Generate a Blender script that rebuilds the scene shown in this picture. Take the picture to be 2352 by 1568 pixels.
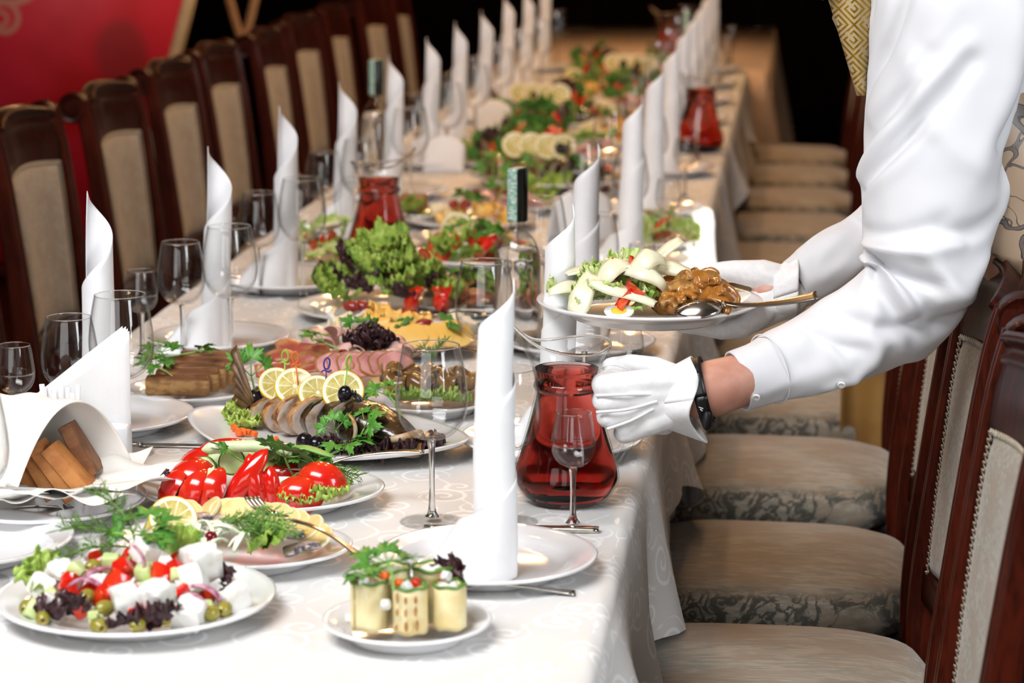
import bpy, math, random
from math import sin, cos, pi, radians, sqrt, atan2, exp
from mathutils import Vector, Matrix, Euler, noise

for o in list(bpy.data.objects):
    bpy.data.objects.remove(o)
SC = bpy.context.scene
COL = SC.collection

# ---------------------------------------------------------------- camera
cam_data = bpy.data.cameras.new('camera')
cam = bpy.data.objects.new('camera', cam_data)
COL.objects.link(cam)
cam.location = (0.70, -3.10, 1.595)
cam.rotation_euler = (radians(90 - 10.92), 0, radians(6.4))
cam_data.sensor_width = 36.0
cam_data.lens = 5850 / 2352 * 36
cam_data.clip_start = 0.05
cam_data.dof.use_dof = True
cam_data.dof.focus_distance = 3.45
cam_data.dof.aperture_fstop = 5.2
SC.camera = cam

# ---------------------------------------------------------------- light and exposure
SC.view_settings.view_transform = 'Standard'
SC.view_settings.look = 'None'
SC.view_settings.gamma = 1
SC.view_settings.use_curve_mapping = False
SC.view_settings.exposure = -0.13
SC.cycles.transparent_max_bounces = 32
SC.cycles.max_bounces = 8
SC.cycles.diffuse_bounces = 3
SC.cycles.glossy_bounces = 3
SC.cycles.transmission_bounces = 8
SC.cycles.use_adaptive_sampling = True
SC.cycles.adaptive_threshold = 0.04
SC.cycles.caustics_reflective = False
SC.cycles.caustics_refractive = False
SC.cycles.sample_clamp_indirect = 6.0

world = bpy.data.worlds.new('world')
SC.world = world
world.use_nodes = True
bgn = world.node_tree.nodes['Background']
bgn.inputs[0].default_value = (0.80, 0.90, 1.0, 1)
bgn.inputs[1].default_value = 0.6


def area(name, loc, target, sx, sy, power, col):
    d = bpy.data.lights.new(name, 'AREA')
    d.shape = 'RECTANGLE'
    d.size, d.size_y = sx, sy
    d.energy = power
    d.color = col
    o = bpy.data.objects.new(name, d)
    COL.objects.link(o)
    o.location = loc
    o.rotation_euler = (Vector(target) - Vector(loc)).to_track_quat('-Z', 'Y').to_euler()
    return o


def bulb(name, loc, power, col, r=0.06):
    d = bpy.data.lights.new(name, 'POINT')
    d.energy = power
    d.color = col
    d.shadow_soft_size = r
    o = bpy.data.objects.new(name, d)
    COL.objects.link(o)
    o.location = loc
    return o


# added area lights before solid walls, for daylight assumed behind camera and at right
area('assumed_daylight_front', (-0.9, -5.8, 1.7), (0.0, 0.4, 0.8), 4.0, 2.2, 98, (0.985, 0.99, 1.0))  # assumed window light behind the camera; that wall has no opening
area('ceiling_bounce_fill', (-0.9, -1.6, 4.0), (-0.2, -0.2, 0.7), 2.8, 2.0, 325, (0.99, 0.99, 1.0))  # added unseen fill, standing in for flash bounced off the ceiling
area('assumed_daylight_right', (2.85, -1.6, 1.75), (0.2, 0.6, 0.8), 1.0, 1.8, 80, (0.93, 0.97, 1.0))  # assumed right window: an added area light before the solid wall
area('assumed_daylight_right', (2.85, 3.6, 1.75), (0.0, 4.2, 0.8), 0.9, 1.7, 16, (0.93, 0.97, 1.0))  # second assumed window light, added farther along the same solid wall
# assumed warm ceiling lamps, out of view, in pairs along the table
for by, pw in ((1.5, 13), (3.0, 24), (4.8, 38), (6.8, 52)):
    for bx in (-0.35, 0.35):
        bulb('assumed_ceiling_bulb', (bx, by, 2.75), pw, (1.0, 0.56, 0.24))
# low sun through the assumed slit of the right wall
sd = bpy.data.lights.new('sun', 'SUN')
sd.energy = 9.0
sd.angle = radians(0.6)
sd.color = (1.0, 0.95, 0.86)
sun = bpy.data.objects.new('sun', sd)
COL.objects.link(sun)
SUN_EL = radians(42)
sun.rotation_euler = Vector((-cos(SUN_EL), 0.0, -sin(SUN_EL))).to_track_quat('-Z', 'Y').to_euler()

# ---------------------------------------------------------------- node helpers
class X:
    """a scalar socket with arithmetic that makes Math nodes"""
    def __init__(s, nt, sock):
        s.nt, s.k = nt, sock

    def op(s, f, *a, clamp=False):
        n = s.nt.nodes.new('ShaderNodeMath')
        n.operation = f
        n.use_clamp = clamp
        for i, v in enumerate((s,) + a):
            if isinstance(v, X):
                s.nt.links.new(v.k, n.inputs[i])
            else:
                n.inputs[i].default_value = v
        return X(s.nt, n.outputs[0])

    def __add__(s, o): return s.op('ADD', o)
    def __sub__(s, o): return s.op('SUBTRACT', o)
    def __mul__(s, o): return s.op('MULTIPLY', o)
    def __truediv__(s, o): return s.op('DIVIDE', o)
    def abs(s): return s.op('ABSOLUTE')
    def floor(s): return s.op('FLOOR')
    def frac(s): return s.op('FRACT')
    def sqrt(s): return s.op('SQRT')
    def sin(s): return s.op('SINE')
    def pow(s, e): return s.op('POWER', e)
    def min(s, o): return s.op('MINIMUM', o)
    def max(s, o): return s.op('MAXIMUM', o)
    def lt(s, o): return s.op('LESS_THAN', o)
    def gt(s, o): return s.op('GREATER_THAN', o)
    def mod(s, o): return s.op('FLOORED_MODULO', o)
    def atan2(s, o): return s.op('ARCTAN2', o)

    def step(s, a, b):
        n = s.nt.nodes.new('ShaderNodeMapRange')
        n.interpolation_type = 'SMOOTHSTEP'
        s.nt.links.new(s.k, n.inputs[0])
        n.inputs[1].default_value, n.inputs[2].default_value = a, b
        return X(s.nt, n.outputs[0])


def coords(nt, kind='Object'):
    tc = nt.nodes.new('ShaderNodeTexCoord')
    sp = nt.nodes.new('ShaderNodeSeparateXYZ')
    nt.links.new(tc.outputs[kind], sp.inputs[0])
    return tc.outputs[kind], [X(nt, sp.outputs[i]) for i in range(3)]


def mapping(nt, vec, scale=(1, 1, 1), rot=(0, 0, 0)):
    m = nt.nodes.new('ShaderNodeMapping')
    nt.links.new(vec, m.inputs[0])
    m.inputs['Scale'].default_value = scale
    m.inputs['Rotation'].default_value = rot
    return m.outputs[0]


def tnoise(nt, vec, scale, detail=3.0, rough=0.5, dist=0.0):
    n = nt.nodes.new('ShaderNodeTexNoise')
    nt.links.new(vec, n.inputs['Vector'])
    n.inputs['Scale'].default_value = scale
    n.inputs['Detail'].default_value = detail
    n.inputs['Roughness'].default_value = rough
    n.inputs['Distortion'].default_value = dist
    return X(nt, n.outputs[0])


def cmix(nt, f, a, b):
    n = nt.nodes.new('ShaderNodeMix')
    n.data_type = 'RGBA'
    if isinstance(f, X):
        nt.links.new(f.k, n.inputs[0])
    else:
        n.inputs[0].default_value = f
    for i, v in ((6, a), (7, b)):
        if isinstance(v, tuple):
            n.inputs[i].default_value = v if len(v) == 4 else v + (1,)
        else:
            nt.links.new(v, n.inputs[i])
    return n.outputs[2]


def bump(nt, bsdf, h, strength=0.3, dist=0.002):
    b = nt.nodes.new('ShaderNodeBump')
    b.inputs['Strength'].default_value = strength
    b.inputs['Distance'].default_value = dist
    nt.links.new(h.k if isinstance(h, X) else h, b.inputs['Height'])
    nt.links.new(b.outputs[0], bsdf.inputs['Normal'])


MATS = {}


def M(name, col=(0.8, 0.8, 0.8), rough=0.5, col2=None, scale=30.0, lo=0.4, hi=0.6, bmp=None, sss=0.0, coat=0.0,
      spec=0.5, metal=0.0, sheen=0.0, stretch=(1, 1, 1), dist=0.0, detail=3.0):
    if name in MATS:
        return MATS[name]
    m = bpy.data.materials.new(name)
    m.use_nodes = True
    nt = m.node_tree
    b = nt.nodes['Principled BSDF']
    b.inputs['Roughness'].default_value = rough
    b.inputs['Specular IOR Level'].default_value = spec
    b.inputs['Metallic'].default_value = metal
    b.inputs['Coat Weight'].default_value = coat
    b.inputs['Coat Roughness'].default_value = 0.08
    b.inputs['Sheen Weight'].default_value = sheen
    if sss:
        b.inputs['Subsurface Weight'].default_value = sss
        b.inputs['Subsurface Radius'].default_value = (0.010, 0.005, 0.003)
        b.inputs['Subsurface Scale'].default_value = 0.5
    vec, c = coords(nt)
    v = mapping(nt, vec, stretch)
    n = tnoise(nt, v, scale, detail, 0.55, dist)
    if col2 is None:
        col2 = tuple(x * 0.9 for x in col)
    out = cmix(nt, n.step(lo, hi), tuple(col), tuple(col2))
    nt.links.new(out, b.inputs['Base Color'])
    if bmp:
        nb = tnoise(nt, v, bmp[0], 3.0)
        bump(nt, b, nb, bmp[1], bmp[2] if len(bmp) > 2 else 0.002)
    MATS[name] = m
    return m


def newmat(name):
    m = bpy.data.materials.new(name)
    m.use_nodes = True
    MATS[name] = m
    return m, m.node_tree, m.node_tree.nodes['Principled BSDF']


# ---------------------------------------------------------------- mesh helpers
class G:
    def __init__(s):
        s.v, s.f, s.m = [], [], []

    def add(s, vs, fs, mi=0, T=None):
        o = len(s.v)
        if T is not None:
            vs = [T @ Vector(p) for p in vs]
        s.v.extend(tuple(p) for p in vs)
        s.f.extend(tuple(i + o for i in f) for f in fs)
        if isinstance(mi, int):
            s.m.extend([mi] * len(fs))
        else:
            s.m.extend(mi)
        return s

    def mesh(s, name, smooth=True, sharp=None):
        me = bpy.data.meshes.new(name)
        me.from_pydata(s.v, [], s.f)
        me.polygons.foreach_set('material_index', s.m)
        if smooth:
            me.polygons.foreach_set('use_smooth', [True] * len(s.f))
        me.update()
        if sharp:
            me.set_sharp_from_angle(angle=radians(sharp))
        return me


def lathe(prof, n=32, a0=0.0, a1=2 * pi):
    vs, fs = [], []
    full = abs(a1 - a0 - 2 * pi) < 1e-6
    k = n if full else n + 1
    for r, z in prof:
        for i in range(k):
            a = a0 + (a1 - a0) * i / n
            vs.append((r * cos(a), r * sin(a), z))
    for j in range(len(prof) - 1):
        for i in range(n):
            i2 = (i + 1) % k
            fs.append((j * k + i, j * k + i2, (j + 1) * k + i2, (j + 1) * k + i))
    return vs, fs


def loft(rings, caps=True, closed=True):
    n = len(rings[0])
    vs = [tuple(p) for r in rings for p in r]
    fs = []
    for j in range(len(rings) - 1):
        for i in range(n if closed else n - 1):
            i2 = (i + 1) % n
            fs.append((j * n + i, j * n + i2, (j + 1) * n + i2, (j + 1) * n + i))
    if caps and closed:
        fs.append(tuple(range(n))[::-1])
        fs.append(tuple((len(rings) - 1) * n + i for i in range(n)))
    return vs, fs


def frames(path, up=(0, 0, 1)):
    P = [Vector(p) for p in path]
    out = []
    prev = None
    for i, p in enumerate(P):
        t = (P[min(i + 1, len(P) - 1)] - P[max(i - 1, 0)])
        t = t.normalized() if t.length > 1e-9 else Vector((0, 0, 1))
        if prev is None:
            u = Vector(up)
            if abs(u.dot(t)) > 0.95:
                u = Vector((1, 0, 0))
            a = (u - t * u.dot(t)).normalized()
        else:
            a = prev - t * prev.dot(t)
            a = a.normalized() if a.length > 1e-9 else prev
        prev = a
        out.append((p, t, a, t.cross(a)))
    return out


def tube(path, rad, n=8, up=(0, 0, 1), flat=1.0, caps=True):
    """rad: number or list; flat scales the second axis"""
    fr = frames(path, up)
    rings = []
    for i, (p, t, a, b) in enumerate(fr):
        r = rad[i] if isinstance(rad, (list, tuple)) else rad
        rings.append([p + a * (r * flat * cos(2 * pi * k / n)) + b * (r * sin(2 * pi * k / n)) for k in range(n)])
    return loft(rings, caps)


def spline(pts, n=8):
    """Catmull-Rom through pts (tuples of any length)"""
    out = []
    L = len(pts)
    for i in range(L - 1):
        p0, p1, p2, p3 = pts[max(i - 1, 0)], pts[i], pts[i + 1], pts[min(i + 2, L - 1)]
        for k in range(n):
            t = k / n
            out.append(tuple(0.5 * (2 * b + (c - a) * t + (2 * a - 5 * b + 4 * c - d) * t * t + (3 * b - a - 3 * c + d) * t ** 3)
                             for a, b, c, d in zip(p0, p1, p2, p3)))
    out.append(tuple(pts[-1]))
    return out


def box(sx, sy, sz, bev=0.0, c=(0, 0, 0)):
    """box centred on c in x, y and standing on c.z, edges bevelled by stacking inset rings"""
    b = bev
    def ring(ix, z):
        hx, hy = sx / 2 - ix, sy / 2 - ix
        q = b * 0.6 if b else 0
        pts = [(-hx + q, -hy), (hx - q, -hy), (hx, -hy + q), (hx, hy - q), (hx - q, hy), (-hx + q, hy), (-hx, hy - q), (-hx, -hy + q)] if b else \
              [(-hx, -hy), (hx, -hy), (hx, hy), (-hx, hy)]
        return [(x + c[0], y + c[1], z + c[2]) for x, y in pts]
    if b:
        return loft([ring(b, 0), ring(b * .3, b * .3), ring(0, b), ring(0, sz - b), ring(b * .3, sz - b * .3), ring(b, sz)])
    return loft([ring(0, 0), ring(0, sz)])


def sheet(fn, nu, nv, th=0.0, closeu=False):
    """grid of fn(u,v), u,v in 0..1, given a thickness along its normals"""
    g = [[Vector(fn(i / nu, j / nv)) for j in range(nv + 1)] for i in range(nu + 1)]
    k = nv + 1
    vs = [p for r in g for p in r]
    fs = [(i * k + j, (i + 1) * k + j, (i + 1) * k + j + 1, i * k + j + 1) for i in range(nu) for j in range(nv)]
    if th:
        nm = []
        for i in range(nu + 1):
            for j in range(nv + 1):
                du = g[min(i + 1, nu)][j] - g[max(i - 1, 0)][j]
                dv = g[i][min(j + 1, nv)] - g[i][max(j - 1, 0)]
                q = du.cross(dv)
                nm.append(q.normalized() if q.length > 1e-12 else Vector((0, 0, 1)))
        N = len(vs)
        vs = vs + [p - q * th for p, q in zip(vs, nm)]
        fs = fs + [tuple(x + N for x in f[::-1]) for f in fs]
        for i in range(nu):
            for a, b in ((i * k, (i + 1) * k), ((i + 1) * k + nv, i * k + nv)):
                fs.append((b, a, a + N, b + N))
        for j in range(nv):
            for a, b in ((j + 1, j), (nu * k + j, nu * k + j + 1)):
                fs.append((b, a, a + N, b + N))
    return vs, fs


def ball(rx, ry, rz, nu=12, nv=8, jit=0.0, seed=0):
    vs, fs = [], []
    for j in range(nv + 1):
        t = pi * j / nv
        for i in range(nu):
            a = 2 * pi * i / nu
            d = Vector((sin(t) * cos(a), sin(t) * sin(a), cos(t)))
            k = 1 + (jit * noise.noise(d * 1.7 + Vector((seed * 7.3, seed, 0))) if jit else 0)
            vs.append((d.x * rx * k, d.y * ry * k, d.z * rz * k))
    for j in range(nv):
        for i in range(nu):
            i2 = (i + 1) % nu
            fs.append((j * nu + i, (j + 1) * nu + i, (j + 1) * nu + i2, j * nu + i2))
    return vs, fs


# ---------------------------------------------------------------- object helpers
OFF = Vector((0, 0, 0))      # where the dish now being laid stands relative to its drawn-up place
def lay(cx=None, cy=0.0, h=0.026, up=0.75):
    """shift the next dish toward the head of the table, by the height of its rim as read in the photograph"""
    if cx is None:
        OFF[:] = (0, 0, 0)
        return
    d = Vector((0.70 - cx, -3.10 - cy, 0))
    d = d / d.length * (h * d.length / 0.82)
    OFF[:] = (d.x, d.y, h * up)


def aim(xd, zd):
    """rotation that turns the local x axis to xd and local z toward zd"""
    x = Vector(xd).normalized()
    z = Vector(zd)
    z = (z - x * z.dot(x)).normalized()
    y = z.cross(x)
    return Matrix((x, y, z)).transposed().to_euler()


def tag(o, label=None, cat=None, group=None, kind=None):
    if label: o['label'] = label
    if cat: o['category'] = cat
    if group: o['group'] = group
    if kind: o['kind'] = kind
    return o


def obj(name, me, mats=(), parent=None, loc=(0, 0, 0), rot=(0, 0, 0), scale=(1, 1, 1)):
    if isinstance(me, G):
        me = me.mesh(name)
    elif isinstance(me, tuple):
        me = G().add(*me).mesh(name)
    if not isinstance(mats, (list, tuple)):
        mats = [mats]
    if not me.materials:
        for m in mats:
            me.materials.append(m)
    o = bpy.data.objects.new(name, me)
    COL.objects.link(o)
    o.parent = parent
    o.location = loc if parent else Vector(loc) + OFF
    o.rotation_euler = rot
    o.scale = (scale,) * 3 if isinstance(scale, (int, float)) else scale
    return o


def thing(name, label, cat, loc=(0, 0, 0), rot=(0, 0, 0), group=None, scale=1.0):
    o = bpy.data.objects.new(name, None)
    COL.objects.link(o)
    o.empty_display_size = 0.05
    o.location = Vector(loc) + OFF
    o.rotation_euler = rot
    o.scale = (scale,) * 3 if isinstance(scale, (int, float)) else scale
    return tag(o, label, cat, group)


def dup(root, loc, rot=(0, 0, 0), label=None, group=None, scale=None):
    r = root.copy()
    COL.objects.link(r)
    r.location = loc
    r.rotation_euler = rot
    if scale is not None:
        r.scale = (scale,) * 3 if isinstance(scale, (int, float)) else scale
    if label: r['label'] = label
    if group: r['group'] = group
    for ch in list(root.children):
        c = ch.copy()
        COL.objects.link(c)
        c.parent = r
        for g in list(ch.children):
            d = g.copy()
            COL.objects.link(d)
            d.parent = c
    return r


def struct(name, me, mat, **k):
    return tag(obj(name, me, mat, **k), kind='structure')


RND = random.Random(11)
TZ = 0.75          # table top height
# ================================================================ materials of the setting
def wood_mat(name, c1, c2, rough=0.42, coat=0.10, sc=(1, 1, 1)):
    m, nt, b = newmat(name)
    vec, c = coords(nt)
    v = mapping(nt, vec, sc)
    n = tnoise(nt, v, 9, 4, 0.6, 1.5)
    fine = tnoise(nt, v, 60, 3)
    nt.links.new(cmix(nt, (n * 0.75 + fine * 0.25).step(0.35, 0.65), c1, c2), b.inputs['Base Color'])
    b.inputs['Roughness'].default_value = rough
    b.inputs['Coat Weight'].default_value = coat
    b.inputs['Specular IOR Level'].default_value = 0.07
    b.inputs['Coat Roughness'].default_value = 0.12
    return m


WOOD = wood_mat('mahogany', (0.040, 0.0055, 0.0025), (0.012, 0.002, 0.0012), sc=(6, 6, 1))
WOODHI = wood_mat('mahogany_bright', (0.062, 0.0085, 0.003), (0.026, 0.004, 0.0018), sc=(6, 6, 1))
FLOORM = wood_mat('dark_floor', (0.030, 0.012, 0.007), (0.012, 0.005, 0.003), 0.35, 0.2, (1, 6, 1))
WALLM = M('dark_panelling', (0.010, 0.0045, 0.003), 0.32, (0.005, 0.0025, 0.002), 6, stretch=(4, 4, 0.6))
WHITEWALL = M('plaster', (0.32, 0.26, 0.21), 0.9, (0.28, 0.23, 0.19), 4)


def banner_mat():
    m, nt, b = newmat('red_banner_print')
    vec, (x, y, z) = coords(nt)
    n = tnoise(nt, vec, 2.2, 2)
    col = cmix(nt, n.step(0.35, 0.65), (0.40, 0.002, 0.006), (0.58, 0.014, 0.035))
    # soft dark ovals and beige scroll rings printed on it
    def ring(cx, cz, r, w, sx=1.0):
        d = (((x - cx) * sx).pow(2.0) + (z - cz).pow(2.0)).sqrt()
        return (d - r).abs().lt(w)
    oval = (((x - 0.12) * 1.3).pow(2.0) + (z - 0.84).pow(2.0)).sqrt().step(0.16, 0.10)
    col = cmix(nt, oval * 0.55, col, (0.16, 0.02, 0.02))
    sw = ring(-0.33, 0.975, 0.055, 0.010).max(ring(-0.345, 0.97, 0.028, 0.008)).max(ring(-0.30, 1.16, 0.13, 0.012))
    sw = sw.max(ring(0.03, 0.60, 0.05, 0.022)).max(ring(-0.3, 0.5, 0.06, 0.02))
    col = cmix(nt, sw * 0.7, col, (0.50, 0.28, 0.19))
    nt.links.new(col, b.inputs['Base Color'])
    b.inputs['Roughness'].default_value = 0.55
    return m


def fabric_mat():
    """taupe upholstery: streaked ground with grey-green damask foliage toward the rim"""
    m, nt, b = newmat('damask_upholstery')
    vec, (x, y, z) = coords(nt)
    v = mapping(nt, vec, (1, 7, 7))
    st = tnoise(nt, v, 22, 5, 0.7)
    big = tnoise(nt, mapping(nt, vec, (1, 2.2, 2.2)), 9, 3, 0.6)
    ground = cmix(nt, st.step(0.40, 0.60), (0.34, 0.295, 0.235), (0.20, 0.19, 0.155))
    ground = cmix(nt, big.step(0.46, 0.60) * 0.75, ground, (0.24, 0.18, 0.125))
    fo = tnoise(nt, vec, 24, 4, 0.6, 1.8)
    leafy = (fo - 0.52).abs().step(0.075, 0.035)
    where = tnoise(nt, vec, 8, 1).step(0.36, 0.46)
    low = z.step(0.484, 0.468)
    nt.links.new(cmix(nt, leafy * where * low, ground, (0.065, 0.062, 0.048)), b.inputs['Base Color'])
    b.inputs['Roughness'].default_value = 0.75
    b.inputs['Sheen Weight'].default_value = 0.3
    bump(nt, b, st, 0.12, 0.002)
    return m


def cloth_mat():
    """white damask with scrolls woven into it (spirals set on a staggered lattice, linked by arcs)"""
    m, nt, b = newmat('white_damask')
    vec, (x, y, z) = coords(nt, 'UV')
    wob = tnoise(nt, vec, 9, 1)
    A, B = 0.118, 0.108
    def spiral(ox, oy, sgn, R, turns):
        yy = (y + oy) / B
        row = yy.floor()
        xx = (x + ox) / A + row * 0.37
        px = (xx.frac() - 0.5) * A
        py = (yy.frac() - 0.5) * B
        par = (row.mod(2.0) * 2.0 - 1.0) * sgn
        px = px * par
        r = (px * px + py * py).sqrt()
        th = py.atan2(px) / (2 * pi)
        s = (r / (R / turns) - th).frac()
        line = (s - 0.5).abs().step(0.20, 0.08)
        return line * r.step(R, R * 0.9) * r.step(0.002, 0.004)
    s1 = spiral(0, 0, 1.0, 0.040, 2.0)
    s2 = spiral(0.059, 0.054, -1.0, 0.030, 1.6)
    w = ((x + (y * 50.0).sin() * 0.016) * (2 * pi / 0.118)).sin()
    arcs = w.abs().step(0.20, 0.08) * tnoise(nt, vec, 22, 1).step(0.46, 0.55)
    p = s1.max(s2).max(arcs * 0.8)
    weave = tnoise(nt, vec, 900, 1)
    nt.links.new(cmix(nt, p * 0.9, (0.715, 0.705, 0.69), (0.93, 0.93, 0.935)), b.inputs['Base Color'])
    rr = p * -0.2 + 0.62
    nt.links.new(rr.k, b.inputs['Roughness'])
    b.inputs['Sheen Weight'].default_value = 0.1
    bump(nt, b, p * 0.7 + weave * 0.2, 0.12, 0.001)
    return m


CLOTH = cloth_mat()
FABRIC = fabric_mat()
UNDER = M('under_cloth', (0.74, 0.80, 0.92), 0.75, (0.68, 0.74, 0.87), 5)
LINEN = M('white_linen', (0.86, 0.86, 0.875), 0.75, (0.82, 0.82, 0.84), 14, bmp=(260, 0.05, 0.001), sheen=0.15, spec=0.15)
GIMP = M('braid_trim', (0.52, 0.45, 0.35), 0.7)

# ================================================================ room shell
RX0, RX1, RY0, RY1, RH = -3.6, 3.0, -6.2, 12.0, 4.1
def slab(x0, x1, y0, y1, z0, z1):
    return box(x1 - x0, y1 - y0, z1 - z0, 0, ((x0 + x1) / 2, (y0 + y1) / 2, z0))
struct('floor', slab(RX0, RX1, RY0, RY1, -0.1, 0), FLOORM)
struct('ceiling', slab(RX0, RX1, RY0, RY1, RH, RH + 0.1), WHITEWALL)
struct('wall_back', slab(RX0, RX1, RY1, RY1 + 0.15, 0, RH), WALLM)
struct('wall_left', slab(RX0 - 0.15, RX0, RY0, RY1, 0, RH), WALLM)
struct('wall_front', slab(RX0, RX1, RY0 - 0.15, RY0, 0, RH), M('brown_plaster', (0.07, 0.05, 0.04), 0.9))
# right wall with an assumed slit, sized to give the table its sun patch
SY0, SY1, SZ0, SZ1 = 1.93, 3.0, 2.86, 3.06
g = G()
for a in ((RX1, RX1 + 0.02, RY0, SY0, 0, RH), (RX1, RX1 + 0.02, SY1, RY1, 0, RH), (RX1, RX1 + 0.02, SY0, SY1, 0, SZ0), (RX1, RX1 + 0.02, SY0, SY1, SZ1, RH)):
    g.add(*slab(*a))
struct('wall_right', g.mesh('wall_right', smooth=False), WALLM)

# red printed banner on a stand, far left
ban = thing('red_banner', 'red printed banner with beige scroll ornament behind the chairs at upper left', 'banner', (-1.95, 6.3, 0))
bm = banner_mat()
vs = [(-1.0, -0.015, 0.05), (0.10, -0.015, 0.05), (0.62, -0.015, 1.9), (-1.0, -0.015, 1.9)]
vs += [(x, 0.015, z) for x, y, z in vs]
obj('panel', (vs, [(0, 1, 2, 3), (7, 6, 5, 4), (0, 4, 5, 1), (1, 5, 6, 2), (2, 6, 7, 3), (3, 7, 4, 0)]), bm, ban)
obj('edging', tube([(0.10, 0, 0.05), (0.63, 0, 1.93)], 0.026, 8), M('banner_edging', (0.62, 0.44, 0.24), 0.5), ban)
obj('foot', box(1.5, 0.3, 0.05, 0.01, (-0.3, 0, 0)), WOOD, ban)

# beige ribbon hanging in a narrow loop from the ceiling
g = G()
for s in (-1, 1):
    pth = spline([(s * 0.075, 0, 3.05), (s * 0.07, 0, 1.6), (s * 0.058, 0, 1.05), (s * 0.045, 0, 0.95), (s * 0.014, 0, 0.84), (0, 0, 0.81)], 6)
    g.add(*tube(pth, 0.017, 8, (0, 1, 0), 0.25))
tag(obj('ribbon_loop', g, M('ribbon', (0.50, 0.30, 0.16), 0.5), loc=(-1.61, 7.4, 0)), 'beige ribbon hanging in a narrow loop against the dark wall', 'ribbon')

# ================================================================ the long table
TX0, TX1, TY0, TY1 = -0.485, 0.503, -1.25, 6.93
tb = thing('banquet_table', 'long banquet table hidden under the white cloths', 'table', (0, 0, 0))
obj('table_top', slab(TX0 + 0.02, TX1 - 0.025, TY0 + 0.02, TY1 - 0.02, TZ - 0.035, TZ - 0.008), WOOD, tb)
for lx in (-0.42, 0.42):
    for ly in (-1.1, 1.2, 3.5, 5.2, 6.8):
        obj('leg', box(0.05, 0.05, TZ - 0.035, 0.004, (lx, ly, 0)), WOOD, tb)


def drape(side):
    """top cloth: across the table and down one long side, hem uneven and softly folded"""
    x_in, x_e = (0.0, TX1) if side > 0 else (0.0, TX0)
    NU, NV = 34, 260
    vs, fs, uv = [], [], []
    for j in range(NV + 1):
        y = TY0 + (TY1 - TY0) * j / NV
        hem = 0.20 + 0.055 * sin(y * 4.9 + 0.8) + 0.03 * sin(y * 10.3 + 2) + 0.02 * sin(y * 2.1)
        for i in range(NU + 1):
            if i <= 12:
                t = i / 12
                x, z, s = x_in + (x_e - side * 0.02 - x_in) * t, TZ, abs(x_e) * t
            elif i <= 18:
                a = (i - 12) / 6 * pi / 2
                x, z = x_e - side * 0.02 + side * 0.02 * sin(a), TZ - 0.02 + 0.02 * cos(a)
                s = abs(x_e) - 0.02 + 0.02 * a
            else:
                d = (i - 18) / (NU - 18)
                f = d ** 1.2
                wv = 0.022 * sin(y * 14.0 + 1.5 * sin(y * 3.1)) + 0.010 * sin(y * 31 + 2 * sin(y * 2))
                x = x_e + side * (0.004 + f * (0.022 + wv))
                z = TZ - 0.02 - d * hem
                s = abs(x_e) + 0.01 + d * hem
            if i > 10:
                z += 0.0012 * sin(y * 37 + i)
            vs.append((x, y, z))
            uv.append((side * s, y))
    k = NU + 1
    for j in range(NV):
        for i in range(NU):
            f = (j * k + i, j * k + i + 1, (j + 1) * k + i + 1, (j + 1) * k + i)
            fs.append(f if side > 0 else f[::-1])
    return vs, fs, uv


g = G()
UVS = []
for sd_ in (1, -1):
    v, f, u = drape(sd_)
    g.add(v, f)
    UVS += u
me = g.mesh('tablecloth')
ul = me.uv_layers.new(name='UVMap')
for lp in me.loops:
    ul.data[lp.index].uv = UVS[lp.vertex_index]
tag(obj('tablecloth', me, CLOTH), 'white damask tablecloth with woven scrolls covering the long table', 'tablecloth')


def skirt(x, y0, y1, z0, z1, amp, per, out):
    def fn(u, v):
        y = y0 + (y1 - y0) * u
        d = 1 - v
        return (x + out * d * 0.006 + amp * (0.3 + d) * sin(y * 2 * pi / per + sin(y * 2.2)), y, z0 + (z1 - z0) * v)
    return sheet(fn, int((y1 - y0) / per * 8), 8, 0.002)


g = G()
for xx, o_ in ((TX1 - 0.004, 1), (TX0 + 0.004, -1)):
    g.add(*skirt(xx, TY0, TY1, 0.503, TZ - 0.03, 0.005, 0.17, o_))
tag(obj('under_tablecloth', g, UNDER), 'bluish white under cloth hanging below the damask along the table sides', 'tablecloth')

# head table across the far end, beige cloth falling in folds
hd = thing('head_table', 'table with a beige cloth standing across the far end', 'table', (0, 0, 0))
HC = M('beige_cloth', (0.62, 0.46, 0.33), 0.8, (0.55, 0.40, 0.28), 8)
obj('cloth_top', slab(-0.50, 0.58, 6.95, 9.4, 0.73, 0.75), HC, hd)
def headfn(u, v):
    s = u * 3.5
    w = 0.012 * (1 - v) * sin(s * 34)
    if s < 1.08:
        return (-0.50 + s, 6.947 - 0.0 * w, 0.03 + 0.718 * v)
    return (0.582 + (1 - v) * 0.13 + w, 6.947 + (s - 1.08) * 1.04, 0.03 + 0.718 * v)
obj('cloth_skirt', sheet(headfn, 150, 6, 0.003), HC, hd)

# ================================================================ chairs
BACK = [(-0.285, 0.0), (-0.255, 0.20), (-0.232, 0.42), (-0.232, 0.55), (-0.245, 0.70), (-0.262, 0.85), (-0.280, 0.97), (-0.296, 1.035)]
def bx(z):
    for (a, z0), (b, z1) in zip(BACK, BACK[1:]):
        if z <= z1:
            return a + (b - a) * (z - z0) / (z1 - z0)
    return BACK[-1][0]


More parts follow.
